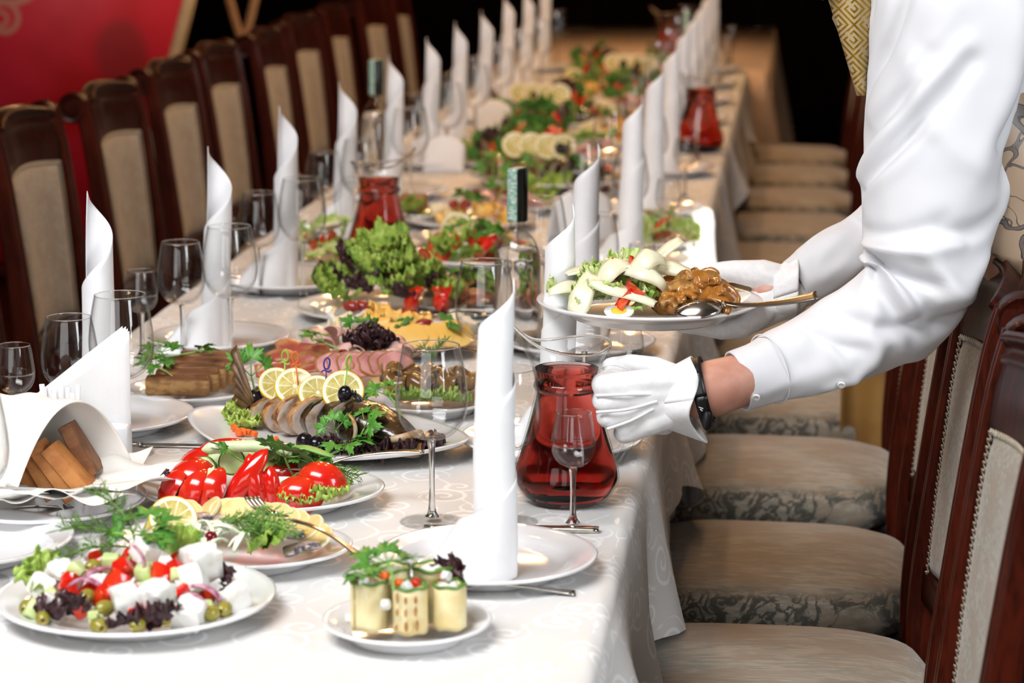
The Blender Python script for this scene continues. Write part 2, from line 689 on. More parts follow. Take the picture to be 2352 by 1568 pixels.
def make_chair(label, group):
    t = thing('dining_chair', label, 'chair', group=group)
    # seat: domed cushion, wider in front, over a wooden rail
    def ring(k, z, n=44):
        pts = []
        for i in range(n):
            a = 2 * pi * i / n
            c, s = cos(a), sin(a)
            e = 0.52
            x = 0.235 * k * (abs(c) ** e) * (1 if c > 0 else -1)
            y = (0.232 + 0.012 * c) * k * (abs(s) ** e) * (1 if s > 0 else -1)
            pts.append((x, y, z))
        return pts
    rings = [ring(0.93, 0.405), ring(0.985, 0.415), ring(1.0, 0.435), ring(0.985, 0.458), ring(0.93, 0.475), ring(0.8, 0.487), ring(0.55, 0.494), ring(0.25, 0.497), ring(0.02, 0.498)]
    obj('seat', loft(rings), FABRIC, t)
    rr = [ring(0.95, 0.345), ring(0.95, 0.405)]
    obj('seat_rail', loft(rr), WOOD, t)
    for sy in (-1, 1):
        g = G()
        pts = spline([(x, sy * (0.205 + 0.012 * z), z) for x, z in BACK], 4)
        rings = []
        for (x, y, z) in pts:
            w = 0.022 + 0.004 * max(0, z - 0.5)
            d = 0.017 + 0.010 * exp(-((z - 0.45) / 0.25) ** 2)
            q = 0.006
            rings.append([(x - d, y - w + q, z), (x - d, y + w - q, z), (x - d + q, y + w, z), (x + d - q, y + w, z), (x + d, y + w - q, z),
                          (x + d, y + w * 0.35, z), (x + d - 0.004, y + w * 0.28, z), (x + d - 0.004, y - w * 0.28, z), (x + d, y - w * 0.35, z),
                          (x + d, y - w + q, z), (x + d - q, y - w, z), (x - d + q, y - w, z)])
        g.add(*loft(rings))
        st = obj('stile', g.mesh('stile', sharp=35), WOODHI, t)
        # volute that ends the stile, turned outwards and back
        g = G()
        pr = [(0.0, -0.025), (0.016, -0.025), (0.019, -0.021), (0.027, -0.021), (0.032, -0.024), (0.035, -0.018), (0.035, 0.018), (0.032, 0.024), (0.027, 0.021), (0.019, 0.021), (0.016, 0.025), (0.0, 0.025)]
        g.add(*lathe(pr, 20), T=Matrix.Translation((-0.312, sy * 0.219, 1.018)) @ Matrix.Rotation(pi / 2, 4, 'X'))
        obj('volute', g.mesh('volute', sharp=40), WOOD, st)
    # crest rail: solid board with a raised moulding, slightly bowed up
    def crest(u, v):
        y = -0.19 + 0.38 * u
        z = 0.925 + v * (0.115 + 0.018 * sin(pi * u))
        return (bx(min(z, 1.035)) + 0.012 - 0.03 * sin(pi * u) + 0.012 * exp(-((v - 0.93) / 0.07) ** 2) + 0.004 * exp(-((v - 0.72) / 0.05) ** 2), y, z)
    obj('crest_rail', sheet(crest, 16, 22, 0.03), WOOD, t)
    def low(u, v):
        z = 0.53 + 0.05 * v
        return (bx(z) + 0.012 - 0.02 * sin(pi * u), -0.2 + 0.4 * u, z)
    obj('lower_rail', sheet(low, 10, 3, 0.025), WOOD, t)
    # upholstered panel and its looped braid
    def pw(z):
        return 0.148 + 0.03 * (z - 0.58) / 0.35
    def panel(u, v):
        z = 0.585 + v * (0.335 + 0.012 * sin(pi * u))
        w = pw(z)
        e = min(1, 8 * min(u, 1 - u, v, 1 - v) + 0.0)
        return (bx(z) + 0.004 - 0.022 * sin(pi * u) + 0.012 * sqrt(max(0, e)), -w + 2 * w * u, z)
    obj('back_panel', sheet(panel, 18, 22, 0.03), FABRIC, t)
    fr = G()
    for s in (-1, 1):
        P = []
        n = 190
        for i in range(n + 1):
            z = 0.58 + 0.345 * i / n
            ph = i * 2 * pi / 5.0
            P.append((bx(z) + 0.008 + 0.002 * sin(ph), s * (pw(z) + 0.004 * cos(ph)), z + 0.003 * sin(ph)))
        fr.add(*tube(P, 0.0016, 3, caps=False))
    P = []
    for i in range(181):
        u = i / 180
        ph = i * 2 * pi / 5.0
        z = 0.92 + 0.012 * sin(pi * u)
        P.append((bx(z) + 0.008 - 0.022 * sin(pi * u), (-1 + 2 * u) * pw(z), z + 0.004 * cos(ph)))
    fr.add(*tube(P, 0.0016, 3, caps=False))
    obj('braid', fr, GIMP, t)
    for sy in (-1, 1):
        pts = spline([(0.205, sy * 0.2, 0.345), (0.212, sy * 0.205, 0.2), (0.205, sy * 0.2, 0.08), (0.215, sy * 0.205, 0.0)], 4)
        obj('leg', tube(pts, [0.026 - 0.010 * i / (len(pts) - 1) for i in range(len(pts))], 10, (1, 0, 0)), WOOD, t)
    return t


LY = [1.52, 2.16, 2.78, 3.44, 4.03, 4.65, 5.28, 5.90, 6.52, 7.14]
RYS = [-0.30, 0.30, 0.885, 1.53, 2.14, 2.76, 3.38, 4.0, 4.62, 5.24, 5.86, 6.48]
ORD = ['nearest', 'second', 'third', 'fourth', 'fifth', 'sixth', 'seventh', 'eighth', 'ninth', 'tenth', 'eleventh', 'twelfth']
chair0 = None
for i, y in enumerate(LY):
    lb = 'mahogany dining chair with taupe back panel, %s on the left of the table' % ORD[i]
    if chair0 is None:
        chair0 = make_chair(lb, 'chairs along the left side')
        chair0.location = (-0.645, y, 0)
    else:
        dup(chair0, (-0.645 + RND.uniform(-0.02, 0.02), y, 0), (0, 0, radians(RND.uniform(-2, 2))), lb)
for i, y in enumerate(RYS):
    dup(chair0, (0.672, y, 0), (0, 0, pi + radians(RND.uniform(-1.5, 1.5))),
        'mahogany dining chair with taupe damask seat, %s on the right of the table' % ORD[i], 'chairs along the right side')
# ================================================================ tableware
CHINA = M('white_china', (0.84, 0.84, 0.85), 0.12, (0.82, 0.82, 0.83), 5, coat=0.5)


def glass_thin(name='clear_glass', refl=0.035, edge=0.62, k=0.5):
    """clear blown glass: a thin wall lets light straight through and mirrors more toward its edges"""
    m = bpy.data.materials.new(name)
    m.use_nodes = True
    nt = m.node_tree
    nt.nodes.remove(nt.nodes['Principled BSDF'])
    out = nt.nodes['Material Output']
    lw = nt.nodes.new('ShaderNodeLayerWeight')
    lw.inputs[0].default_value = 0.5
    fc = X(nt, lw.outputs['Facing'])
    tr = nt.nodes.new('ShaderNodeBsdfTransparent')
    gl = nt.nodes.new('ShaderNodeBsdfGlossy')
    gl.inputs['Roughness'].default_value = 0.015
    nt.links.new(cmix(nt, fc.pow(4.0), (0.985, 0.988, 0.988), (edge, edge * 0.99, edge * 0.98)), tr.inputs[0])
    mx = nt.nodes.new('ShaderNodeMixShader')
    nt.links.new((fc.pow(4.0) * k + refl).k, mx.inputs[0])
    nt.links.new(tr.outputs[0], mx.inputs[1])
    nt.links.new(gl.outputs[0], mx.inputs[2])
    nt.links.new(mx.outputs[0], out.inputs[0])
    MATS[name] = m
    return m


GLASS = glass_thin()
JUGGLASS = glass_thin('jug_glass', 0.014, 0.85)
FOOTGLASS = glass_thin('foot_glass', 0.03, 0.97, 0.14)


def refr(name, col, ior=1.45, dens=0.0, rough=0.0):
    m = bpy.data.materials.new(name)
    m.use_nodes = True
    nt = m.node_tree
    b = nt.nodes['Principled BSDF']
    b.inputs['Base Color'].default_value = ((1, 1, 1) if dens else col) + (1,)
    b.inputs['Transmission Weight'].default_value = 1.0
    b.inputs['Roughness'].default_value = rough
    b.inputs['IOR'].default_value = ior
    if dens:
        va = nt.nodes.new('ShaderNodeVolumeAbsorption')
        va.inputs[0].default_value = col + (1,)
        va.inputs[1].default_value = dens
        nt.links.new(va.outputs[0], nt.nodes['Material Output'].inputs['Volume'])
    MATS[name] = m
    return m


SOLID = refr('solid_glass', (0.97, 0.975, 0.97), 1.42)
def tea_mat():
    m = bpy.data.materials.new('red_tea')
    m.use_nodes = True
    nt = m.node_tree
    nt.nodes.remove(nt.nodes['Principled BSDF'])
    out = nt.nodes['Material Output']
    rf = nt.nodes.new('ShaderNodeBsdfRefraction')
    rf.inputs['IOR'].default_value = 1.20
    rf.inputs['Roughness'].default_value = 0.0
    nt.links.new(rf.outputs[0], out.inputs['Surface'])
    va = nt.nodes.new('ShaderNodeVolumeAbsorption')
    va.inputs[0].default_value = (0.80, 0.12, 0.0, 1)
    va.inputs[1].default_value = 38.0
    nt.links.new(va.outputs[0], out.inputs['Volume'])
    MATS['red_tea'] = m
    return m


TEA = tea_mat()
STEEL = M('steel', (0.58, 0.54, 0.48), 0.16, (0.50, 0.46, 0.41), 20, metal=1.0)

PLATE_PROF = [(0.0, 0.006), (0.62, 0.006), (0.69, 0.0085), (0.74, 0.015), (0.77, 0.019), (0.84, 0.0215), (0.94, 0.026), (0.985, 0.028), (1.0, 0.0265),
              (0.99, 0.0235), (0.93, 0.020), (0.82, 0.0155), (0.75, 0.010), (0.70, 0.003), (0.66, 0.0), (0.60, 0.0), (0.59, 0.003), (0.0, 0.003)]
_pl = {}
def plate_mesh(R, deep=1.0):
    k = (round(R, 4), deep)
    if k not in _pl:
        _pl[k] = G().add(*lathe([(r * R, z * deep * (0.75 + R)) for r, z in PLATE_PROF], 64)).mesh('plate')
        _pl[k].materials.append(CHINA)
    return _pl[k]


def plate(x, y, R, label, group=None, sy=1.0, z=TZ, rotz=0.0, name='plate', deep=1.0):
    return tag(obj(name, plate_mesh(R, deep), CHINA, loc=(x, y, z - OFF.z), rot=(0, 0, rotz), scale=(1, sy, 1)), label, 'plate', group)


# ---- stemware: bowl, stem and foot of blown glass
def stemware(name, label, H, rb, rr, hb, rf, group):
    """H height, rb widest bowl radius, rr rim radius, hb height where the bowl starts, rf foot radius"""
    t = thing(name, label, 'glass', group=group)
    Hb = H - hb
    pr = [(0.0045, hb), (0.010, hb + 0.003), (rb * 0.45, hb + Hb * 0.035), (rb * 0.74, hb + Hb * 0.12), (rb * 0.93, hb + Hb * 0.25), (rb, hb + Hb * 0.40),
          (rb * 0.985, hb + Hb * 0.55), (rb * 0.93, hb + Hb * 0.72), (rr + (rb - rr) * 0.35, hb + Hb * 0.87), (rr, H)]
    pr = spline(pr, 4)
    w = 0.0011
    inner = [(max(r - w * (1.6 if z < hb + 0.02 else 1), 0.0005), z + (0.003 if z < hb + 0.03 else 0)) for r, z in pr[3:]]
    obj('bowl', lathe(pr + [(rr - w * 0.5, H + w * 0.5)] + inner[::-1], 36), GLASS, t)
    obj('rim', tube([((rr - w / 2) * cos(2 * pi * i / 48), (rr - w / 2) * sin(2 * pi * i / 48), H + w * 0.6) for i in range(49)], 0.0007, 6, caps=False), SOLID, t)
    sp = spline([(0.0, hb + 0.0015), (0.0052, hb), (0.0042, hb - 0.012), (0.0036, hb * 0.6), (0.0040, hb * 0.3), (0.0055, 0.014), (0.010, 0.007)], 4)
    obj('stem', lathe(sp + [(0.0, 0.0075)], 16), SOLID, t)
    fp = [(0.0, 0.0078), (0.010, 0.0072), (rf * 0.5, 0.0042), (rf * 0.93, 0.0022), (rf, 0.0012), (rf * 0.97, 0.0), (0.0, 0.0)]
    obj('foot', lathe(fp, 36), FOOTGLASS, t)
    return t


WG = stemware('wine_glass', 'x', 0.226, 0.0455, 0.036, 0.106, 0.042, 'wine glasses')
SG = stemware('shot_glass', 'x', 0.150, 0.0282, 0.023, 0.079, 0.0255, 'small stemmed glasses')
_used = {}
def glass(kind, x, y, label, group=None, sc=1.0):
    src = WG if kind == 'w' else SG
    if kind not in _used:
        _used[kind] = 1
        src.location = (x, y, TZ)
        src.scale = (sc,) * 3
        src['label'] = label
        if group: src['group'] = group
        return src
    return dup(src, (x, y, TZ), (0, 0, RND.uniform(0, 6)), label, group, sc)


# ---- napkin rolled into a tower: a triangle wound round itself, its slant edge climbing as a spiral
def napkin_mesh(hand=1, turns=2.35, H=0.345, r0=0.0205, flare=0.05, seed=0):
    NU, NV = 110, 26
    A = turns * 2 * pi
    def fn(u, v):
        a = A * u
        top = H * (1 - 0.80 * u) + 0.004 * exp(-(u / 0.03) ** 2)
        z = top * v
        r = r0 * (1 + 0.14 * (1 - z / H)) + 0.0014 * a / (2 * pi)
        tail = max(0.0, (u - 0.86) / 0.14)
        r += flare * tail ** 1.5 * (1 - 0.75 * v)
        r *= 1 + 0.015 * sin(3 * a + seed) * (0.4 + v) - 0.18 * exp(-(u / 0.035) ** 2) * v
        ph = -hand * a
        return (r * cos(ph) + 0.0015 * sin(z * 20 + seed), r * sin(ph), z + 0.0005)
    return G().add(*sheet(fn, NU, NV, 0.0009)).mesh('napkin_tower')


# ---- cutlery
def fork(label, loc, rot, group=None):
    t = thing('fork', label, 'fork', loc, rot, group)
    def hb(u, v):
        x = -0.105 + 0.15 * u
        w = 0.0085 - 0.0055 * sin(pi * min(1, u * 1.05)) ** 0.8 + 0.004 * max(0, (u - 0.85) / 0.15)
        return (x, -w + 2 * w * v, 0.012 * sin(pi * u) * (0.4 + 0.6 * u) + 0.004)
    obj('handle', sheet(hb, 20, 4, 0.002), STEEL, t)
    hd_ = obj('head', sheet(lambda u, v: (0.045 + 0.025 * u, (-1 + 2 * v) * (0.0045 + 0.0075 * sin(pi * u / 2)), 0.008 - 0.006 * u), 6, 6, 0.0018), STEEL, t)
    for i in range(4):
        y = -0.0098 + 0.0065 * i
        obj('tine', tube(spline([(0.069, y, 0.0015), (0.09, y, 0.002), (0.112, y, 0.010)], 4), [0.0022] * 8 + [0.0008], 6), STEEL, hd_)
    return t


def knife(label, loc, rot, group=None):
    t = thing('knife', label, 'knife', loc, rot, group)
    obj('handle', tube(spline([(-0.11, 0, 0.004), (-0.06, 0, 0.005), (-0.005, 0, 0.005)], 5), [0.0085] * 5 + [0.0075] * 3 + [0.006] * 3, 8, (0, 1, 0), 1.0), STEEL, t, scale=(1, 1, 0.6))
    obj('blade', sheet(lambda u, v: (-0.008 + 0.12 * u, -0.009 + 0.018 * v * (1 - 0.6 * max(0, u - 0.75) / 0.25) , 0.003), 12, 3, 0.0016), STEEL, t)
    return t


def spoon(label, loc, rot, group=None, cat='spoon'):
    t = thing('serving_spoon', label, cat, loc, rot, group)
    def bowl(u, v):
        a = 2 * pi * u
        return (0.034 * v * cos(a) + 0.034, 0.022 * v * sin(a) * (1 - 0.12 * cos(a)), 0.012 * v * v - 0.010)
    obj('bowl', sheet(bowl, 28, 8, 0.0012), STEEL, t)
    def hb(u, v):
        x = -0.13 * u
        w = 0.0035 + 0.0055 * u * u
        return (x + 0.002, -w + 2 * w * v, 0.001 + 0.022 * u * (1.3 - u) - 0.006 * exp(-u * 12))
    obj('handle', sheet(hb, 20, 4, 0.002), STEEL, t)
    return t


# ---- jug of red tea
def jug(label, x, y, rot, sc=1.0, group=None):
    t = thing('tea_jug', label, 'jug', (x, y, TZ), (0, 0, rot), group, sc)
    out = spline([(0.046, 0.002), (0.056, 0.006), (0.0675, 0.024), (0.0705, 0.036), (0.066, 0.056), (0.055, 0.092), (0.046, 0.126), (0.0415, 0.148), (0.0405, 0.158), (0.0415, 0.163),
                  (0.0435, 0.176), (0.049, 0.192), (0.0545, 0.203), (0.0575, 0.209)], 4)
    w = 0.0025
    inn = [(max(r - w, 0.001), max(z, 0.008)) for r, z in out]
    prof = [(0.0, 0.0), (0.044, 0.0)] + out + [(0.0565, 0.2105)] + inn[::-1] + [(0.0, 0.008)]
    vs, fs = lathe(prof, 56)
    nv = []
    rimp = [(0.0570 * cos(2 * pi * i / 56), 0.0570 * sin(2 * pi * i / 56), 0.2105) for i in range(57)]
    nv0 = len(vs)
    for (vx, vy, vz) in vs + rimp:
        k = max(0.0, (vz - 0.165) / 0.045)
        a = atan2(vy, vx)
        lip = exp(-((abs(a) - pi) / 0.55) ** 2) * k * k       # spout on local -x
        nv.append((vx - 0.020 * lip, vy * (1 - 0.18 * lip), vz + 0.030 * lip + 0.004 * k * sin(2 * a + 0.6)))
    obj('body', (nv[:nv0], fs), JUGGLASS, t)
    obj('rim', tube(nv[nv0:], 0.0021, 8, caps=False), SOLID, t)
    obj('ring', lathe([(0.0410, 0.150), (0.0440, 0.154), (0.0440, 0.158), (0.0415, 0.162)], 40), SOLID, t)
    tea = [(0.0, 0.0095)] + [(r - 0.0004 - w, z) for r, z in out if 0.0095 < z < 0.183]
    tea += [(0.0, tea[-1][1])]
    obj('tea', lathe(tea, 48), TEA, t)
    hp = spline([(0.043, 0, 0.170), (0.060, 0, 0.176), (0.080, 0, 0.168), (0.090, 0, 0.145), (0.089, 0, 0.11), (0.082, 0, 0.075), (0.068, 0, 0.050)], 5)
    obj('handle', tube(hp, 0.0062, 10, (0, 1, 0), 1.35), GLASS, t)
    return t


# ---- clear spirit bottle with black capsule and green banknote-like strip stamp
STAMPM = M('green_stamp', (0.55, 0.68, 0.60), 0.6, (0.16, 0.36, 0.28), 60, 0.42, 0.58, dist=2.0, stretch=(1, 1, 3))
def bottle(label, x, y, rot=0.0, group=None):
    t = thing('bottle', label, 'bottle', (x, y, TZ), (0, 0, rot), group)
    pr = spline([(0.036, 0.0), (0.0395, 0.004), (0.040, 0.03), (0.040, 0.14), (0.039, 0.165), (0.030, 0.190), (0.016, 0.206), (0.0135, 0.215), (0.0135, 0.235)], 4)
    w = 0.002
    obj('body', lathe([(0.0, 0.0)] + pr + [(r - w, max(z, 0.005)) for r, z in pr][::-1] + [(0.0, 0.006)], 36), GLASS, t)
    obj('spirit', lathe([(0.0, 0.007)] + [(r - w - 0.0004, z) for r, z in pr if 0.007 < z < 0.18] + [(0.0, 0.18)], 32), refr('clear_spirit', (0.96, 0.97, 0.97), 1.33) if 'clear_spirit' not in MATS else MATS['clear_spirit'], t)
    obj('capsule', lathe([(0.0, 0.312), (0.0165, 0.312), (0.018, 0.309), (0.018, 0.225), (0.0175, 0.222), (0.0, 0.222)], 24), M('black_capsule', (0.006, 0.008, 0.007), 0.25), t)
    def st(u, v):
        s = (u - 0.5) * 0.22
        if abs(s) < 0.0185:
            return (s, -0.0095 + 0.019 * v, 0.3135)
        return ((0.0185 + 0.0008) * (1 if s > 0 else -1), -0.0095 + 0.019 * v, 0.3135 - (abs(s) - 0.0185))
    obj('stamp_strip', sheet(st, 40, 2, 0.0005), STAMPM, t, rot=(0, 0, radians(-112)))
    return t
# ================================================================ food pieces: one mesh of each kind, shared by its copies
RED = M('tomato_skin', (0.62, 0.012, 0.006), 0.16, (0.70, 0.035, 0.008), 18, coat=0.5)
REDFLESH = M('tomato_flesh', (0.60, 0.06, 0.025), 0.25, (0.70, 0.16, 0.05), 60)
PEPPER = M('red_pepper', (0.66, 0.010, 0.006), 0.12, (0.72, 0.03, 0.008), 10, coat=0.6)
CUCM = M('cucumber_flesh', (0.60, 0.70, 0.33), 0.3, (0.52, 0.64, 0.25), 60)
CUCS = M('cucumber_skin', (0.06, 0.16, 0.02), 0.3, (0.12, 0.26, 0.04), 40)
LET = M('green_lettuce', (0.17, 0.31, 0.03), 0.4, (0.36, 0.50, 0.09), 35, spec=0.4, bmp=(120, 0.3))
LETP = M('pale_lettuce', (0.66, 0.72, 0.36), 0.35, (0.42, 0.58, 0.14), 22, bmp=(100, 0.3))
PURP = M('purple_lettuce', (0.020, 0.006, 0.010), 0.35, (0.055, 0.014, 0.018), 40, bmp=(90, 0.4))
PARS = M('parsley', (0.045, 0.17, 0.016), 0.4, (0.08, 0.25, 0.03), 60, bmp=(200, 0.3))
DILLM = M('dill', (0.06, 0.16, 0.015), 0.5, (0.11, 0.24, 0.03), 50)
STEMG = M('green_stem', (0.16, 0.34, 0.06), 0.4, (0.24, 0.44, 0.10), 20)
FETA = M('feta', (0.76, 0.755, 0.72), 0.6, (0.66, 0.63, 0.54), 60, 0.52, 0.75, bmp=(150, 0.5))
OLIVE = M('green_olive', (0.26, 0.22, 0.03), 0.2, (0.34, 0.30, 0.06), 40)
OLIVEI = M('olive_inside', (0.42, 0.33, 0.10), 0.4)
BLACKO = M('black_olive', (0.006, 0.005, 0.008), 0.16, (0.010, 0.008, 0.012), 30)
RIND = M('lemon_rind', (0.82, 0.46, 0.012), 0.3, (0.86, 0.55, 0.03), 80, bmp=(300, 0.2))
PITH = M('lemon_pith', (0.90, 0.86, 0.66), 0.5)
LEMF = M('lemon_flesh', (0.56, 0.46, 0.12), 0.18, (0.68, 0.58, 0.22), 90)
ONION = M('red_onion', (0.56, 0.28, 0.36), 0.25, (0.30, 0.05, 0.13), 60)
ONIONW = M('white_onion', (0.80, 0.84, 0.70), 0.25, (0.70, 0.78, 0.56), 30)
POT = M('boiled_potato', (0.80, 0.62, 0.26), 0.45, (0.72, 0.50, 0.16), 30, bmp=(90, 0.2))
HERR = M('herring', (0.42, 0.32, 0.30), 0.2, (0.10, 0.09, 0.10), 70, 0.5, 0.62)
BERRY = M('cranberry', (0.17, 0.004, 0.012), 0.12)
GRAPE = M('red_grape', (0.34, 0.045, 0.025), 0.16, (0.24, 0.02, 0.02), 60)
CRUST = M('bread_crust', (0.52, 0.215, 0.060), 0.6, (0.40, 0.145, 0.035), 45, bmp=(120, 0.5))
CRUMB = M('bread_crumb', (0.30, 0.17, 0.07), 0.85, (0.20, 0.10, 0.035), 60, bmp=(160, 0.8))
RYE = M('rye_crust', (0.15, 0.055, 0.018), 0.55, (0.24, 0.10, 0.035), 40, bmp=(110, 0.6))
RYEC = M('rye_crumb', (0.42, 0.24, 0.09), 0.85, (0.28, 0.14, 0.05), 70, bmp=(140, 0.9))
HAM = M('ham', (0.72, 0.36, 0.33), 0.35, (0.62, 0.25, 0.23), 30)
HAMP = M('pale_ham', (0.76, 0.50, 0.45), 0.35, (0.70, 0.40, 0.36), 25)
BACON = M('smoked_meat', (0.36, 0.07, 0.05), 0.35, (0.46, 0.20, 0.08), 40)
RIMM = M('meat_rim', (0.42, 0.18, 0.06), 0.4)
CHEY = M('yellow_cheese', (0.86, 0.50, 0.10), 0.4, (0.88, 0.58, 0.18), 20)
CHEP = M('pale_cheese', (0.80, 0.70, 0.44), 0.45, (0.84, 0.76, 0.54), 20)
BLUE = M('blue_cheese', (0.80, 0.77, 0.64), 0.5, (0.25, 0.33, 0.30), 60, 0.58, 0.68)
PARM = M('parmesan', (0.84, 0.79, 0.60), 0.4, (0.86, 0.82, 0.68), 30)
CARR = M('carrot', (0.80, 0.14, 0.015), 0.35)
SAUCE = M('mushroom_sauce', (0.42, 0.17, 0.028), 0.14, (0.30, 0.11, 0.018), 50, coat=0.4)
MUSH = M('mushroom_slice', (0.46, 0.24, 0.07), 0.16, (0.24, 0.11, 0.03), 55, coat=0.4)
EGGW = M('egg_white', (0.86, 0.86, 0.82), 0.2)
EGGY = M('egg_yolk', (0.84, 0.56, 0.05), 0.5)
SKINF = M('fish_skin', (0.060, 0.030, 0.010), 0.20, (0.012, 0.008, 0.005), 45, 0.42, 0.58, bmp=(110, 0.6), coat=0.5)
FLESHF = M('fish_flesh', (0.66, 0.56, 0.48), 0.45, (0.46, 0.30, 0.17), 60, 0.5, 0.72, bmp=(120, 0.7))
ROAST = M('roast_fish', (0.48, 0.25, 0.10), 0.32, (0.17, 0.055, 0.014), 55, 0.42, 0.58, bmp=(90, 0.9, 0.004), coat=0.2)
ZUC = M('grilled_zucchini', (0.78, 0.69, 0.40), 0.4, (0.72, 0.58, 0.28), 30)
PKG = [M('pick_green', (0.30, 0.60, 0.06), 0.3), M('pick_orange', (0.85, 0.16, 0.01), 0.3), M('pick_blue', (0.015, 0.03, 0.36), 0.3)]


def lemon_mesh():
    g = G()
    R, th, n = 0.028, 0.0055, 72
    rr = [0.0, 0.10, 0.80, 0.86, 0.955, 1.0]
    for s in (1, -1):
        vs, fs, mi = [], [], []
        for r in rr:
            for i in range(n):
                a = 2 * pi * i / n
                z = th / 2 - (0.0008 if r < 0.82 else 0) - (0.001 if r == 1.0 else 0)
                vs.append((R * r * cos(a), R * r * sin(a), s * z))
        for j in range(len(rr) - 1):
            for i in range(n):
                i2 = (i + 1) % n
                f = (j * n + i, (j + 1) * n + i, (j + 1) * n + i2, j * n + i2)
                fs.append(f if s > 0 else f[::-1])
                if j == 4: m = 0
                elif j in (2, 3): m = 1
                elif j == 0: m = 1
                else: m = 1 if i % 8 == 0 else 2
                mi.append(m)
        g.add(vs, fs, mi)
    vs = [(R * cos(2 * pi * i / n), R * sin(2 * pi * i / n), z) for z in (th / 2 - 0.001, 0, -th / 2 + 0.001) for i in range(n)]
    for i in range(n):
        vs[n + i] = (vs[n + i][0] * 1.02, vs[n + i][1] * 1.02, 0)
    fs = [(j * n + i, (j + 1) * n + i, (j + 1) * n + (i + 1) % n, j * n + (i + 1) % n) for j in (0, 1) for i in range(n)]
    g.add(vs, fs, 0)
    return g.mesh('lemon_slice', sharp=40)


def wedge_mesh(w=1.1, R=0.026, flat=1.15):
    """tomato wedge: outer skin, two flat cut faces meeting at the core; lies on one cut side"""
    g = G()
    nu, nv = 8, 10
    vs, fs = [], []
    for i in range(nu + 1):
        p = -w / 2 + w * i / nu
        for j in range(nv + 1):
            t = pi * j / nv
            vs.append((R * sin(t) * cos(p), R * sin(t) * sin(p), R * flat * cos(t)))
    k = nv + 1
    fs = [(i * k + j, i * k + j + 1, (i + 1) * k + j + 1, (i + 1) * k + j) for i in range(nu) for j in range(nv)]
    g.add(vs, fs, 0)
    for s in (-1, 1):
        p = s * w / 2
        rim = [(R * sin(pi * j / nv) * cos(p), R * sin(pi * j / nv) * sin(p), R * flat * cos(pi * j / nv)) for j in range(nv + 1)]
        inn = [(x * 0.86 + 0.0008, y * 0.86 - s * 0.0012, z * 0.88) for x, y, z in rim]
        ax = [(0.002, 0, z * 0.95) for x, y, z in rim]
        vs = rim + inn + ax
        f1 = [(j, j + 1, k + j + 1, k + j) for j in range(nv)]
        f2 = [(k + j, k + j + 1, 2 * k + j + 1, 2 * k + j) for j in range(nv)]
        if s > 0:
            f1 = [f[::-1] for f in f1]
            f2 = [f[::-1] for f in f2]
        g.add(vs, f1 + f2, [0] * nv + [1] * nv)
    return g.mesh('tomato_wedge', sharp=40)


def dice_mesh(s, jit, seed, name, bev=0.12, asp=(1, 1, 1)):
    r = random.Random(seed)
    vs, fs = box(s * asp[0], s * asp[1], s * asp[2], s * bev, (0, 0, -s * asp[2] / 2))
    q = [tuple(c + s * jit * noise.noise(Vector(v) * (1.3 / s) + Vector((seed * 3.1 + d * 9, 0, 0))) for d, c in enumerate(v)) for v in vs]
    me = G().add(q, fs).mesh(name, sharp=50)
    return me


def crumble_mesh(s, seed):
    g = G()
    vs, fs = ball(s / 2, s / 2, s / 2, 16, 12)
    q = []
    for v in vs:
        p = Vector(v)
        m = max(abs(p.x), abs(p.y), abs(p.z)) / (s / 2)
        p = p / max(m, 1e-6) * 0.86 * 1.0
        p += p.normalized() * (s * 0.10 * noise.noise(p * (4 / s) + Vector((seed, 0, 0))))
        q.append(p)
    return g.add(q, fs).mesh('feta_cube', sharp=45)


def disc_mesh(R, th, name, wave=0.0, n=28, seed=0, oval=1.0, jag=0.0):
    """thin slice: slot 0 face, slot 1 rim"""
    g = G()
    rs = [0.0, 0.35, 0.7, 0.9, 1.0]
    def z0(x, y):
        return wave * (sin(x / R * 2.1 + seed) * cos(y / R * 1.7 + seed * 2))
    for s in (1, -1):
        vs, fs, mi = [], [], []
        for r in rs:
            for i in range(n):
                a = 2 * pi * i / n
                q = r * (1 + jag * noise.noise(Vector((cos(a) * 2, sin(a) * 2, seed))))
                x, y = R * q * cos(a), R * q * sin(a) * oval
                vs.append((x, y, z0(x, y) + s * th / 2 * (0.6 if r == 1.0 else 1)))
        for j in range(4):
            for i in range(n):
                i2 = (i + 1) % n
                f = (j * n + i, (j + 1) * n + i, (j + 1) * n + i2, j * n + i2)
                fs.append(f if s > 0 else f[::-1])
                mi.append(1 if j == 3 else 0)
        g.add(vs, fs, mi)
    nn = len(rs) * n
    for i in range(n):
        a, b = (len(rs) - 1) * n + i, (len(rs) - 1) * n + (i + 1) % n
        g.f.append((a, a + nn, b + nn, b))
        g.m.append(1)
    return g.mesh(name, sharp=50)


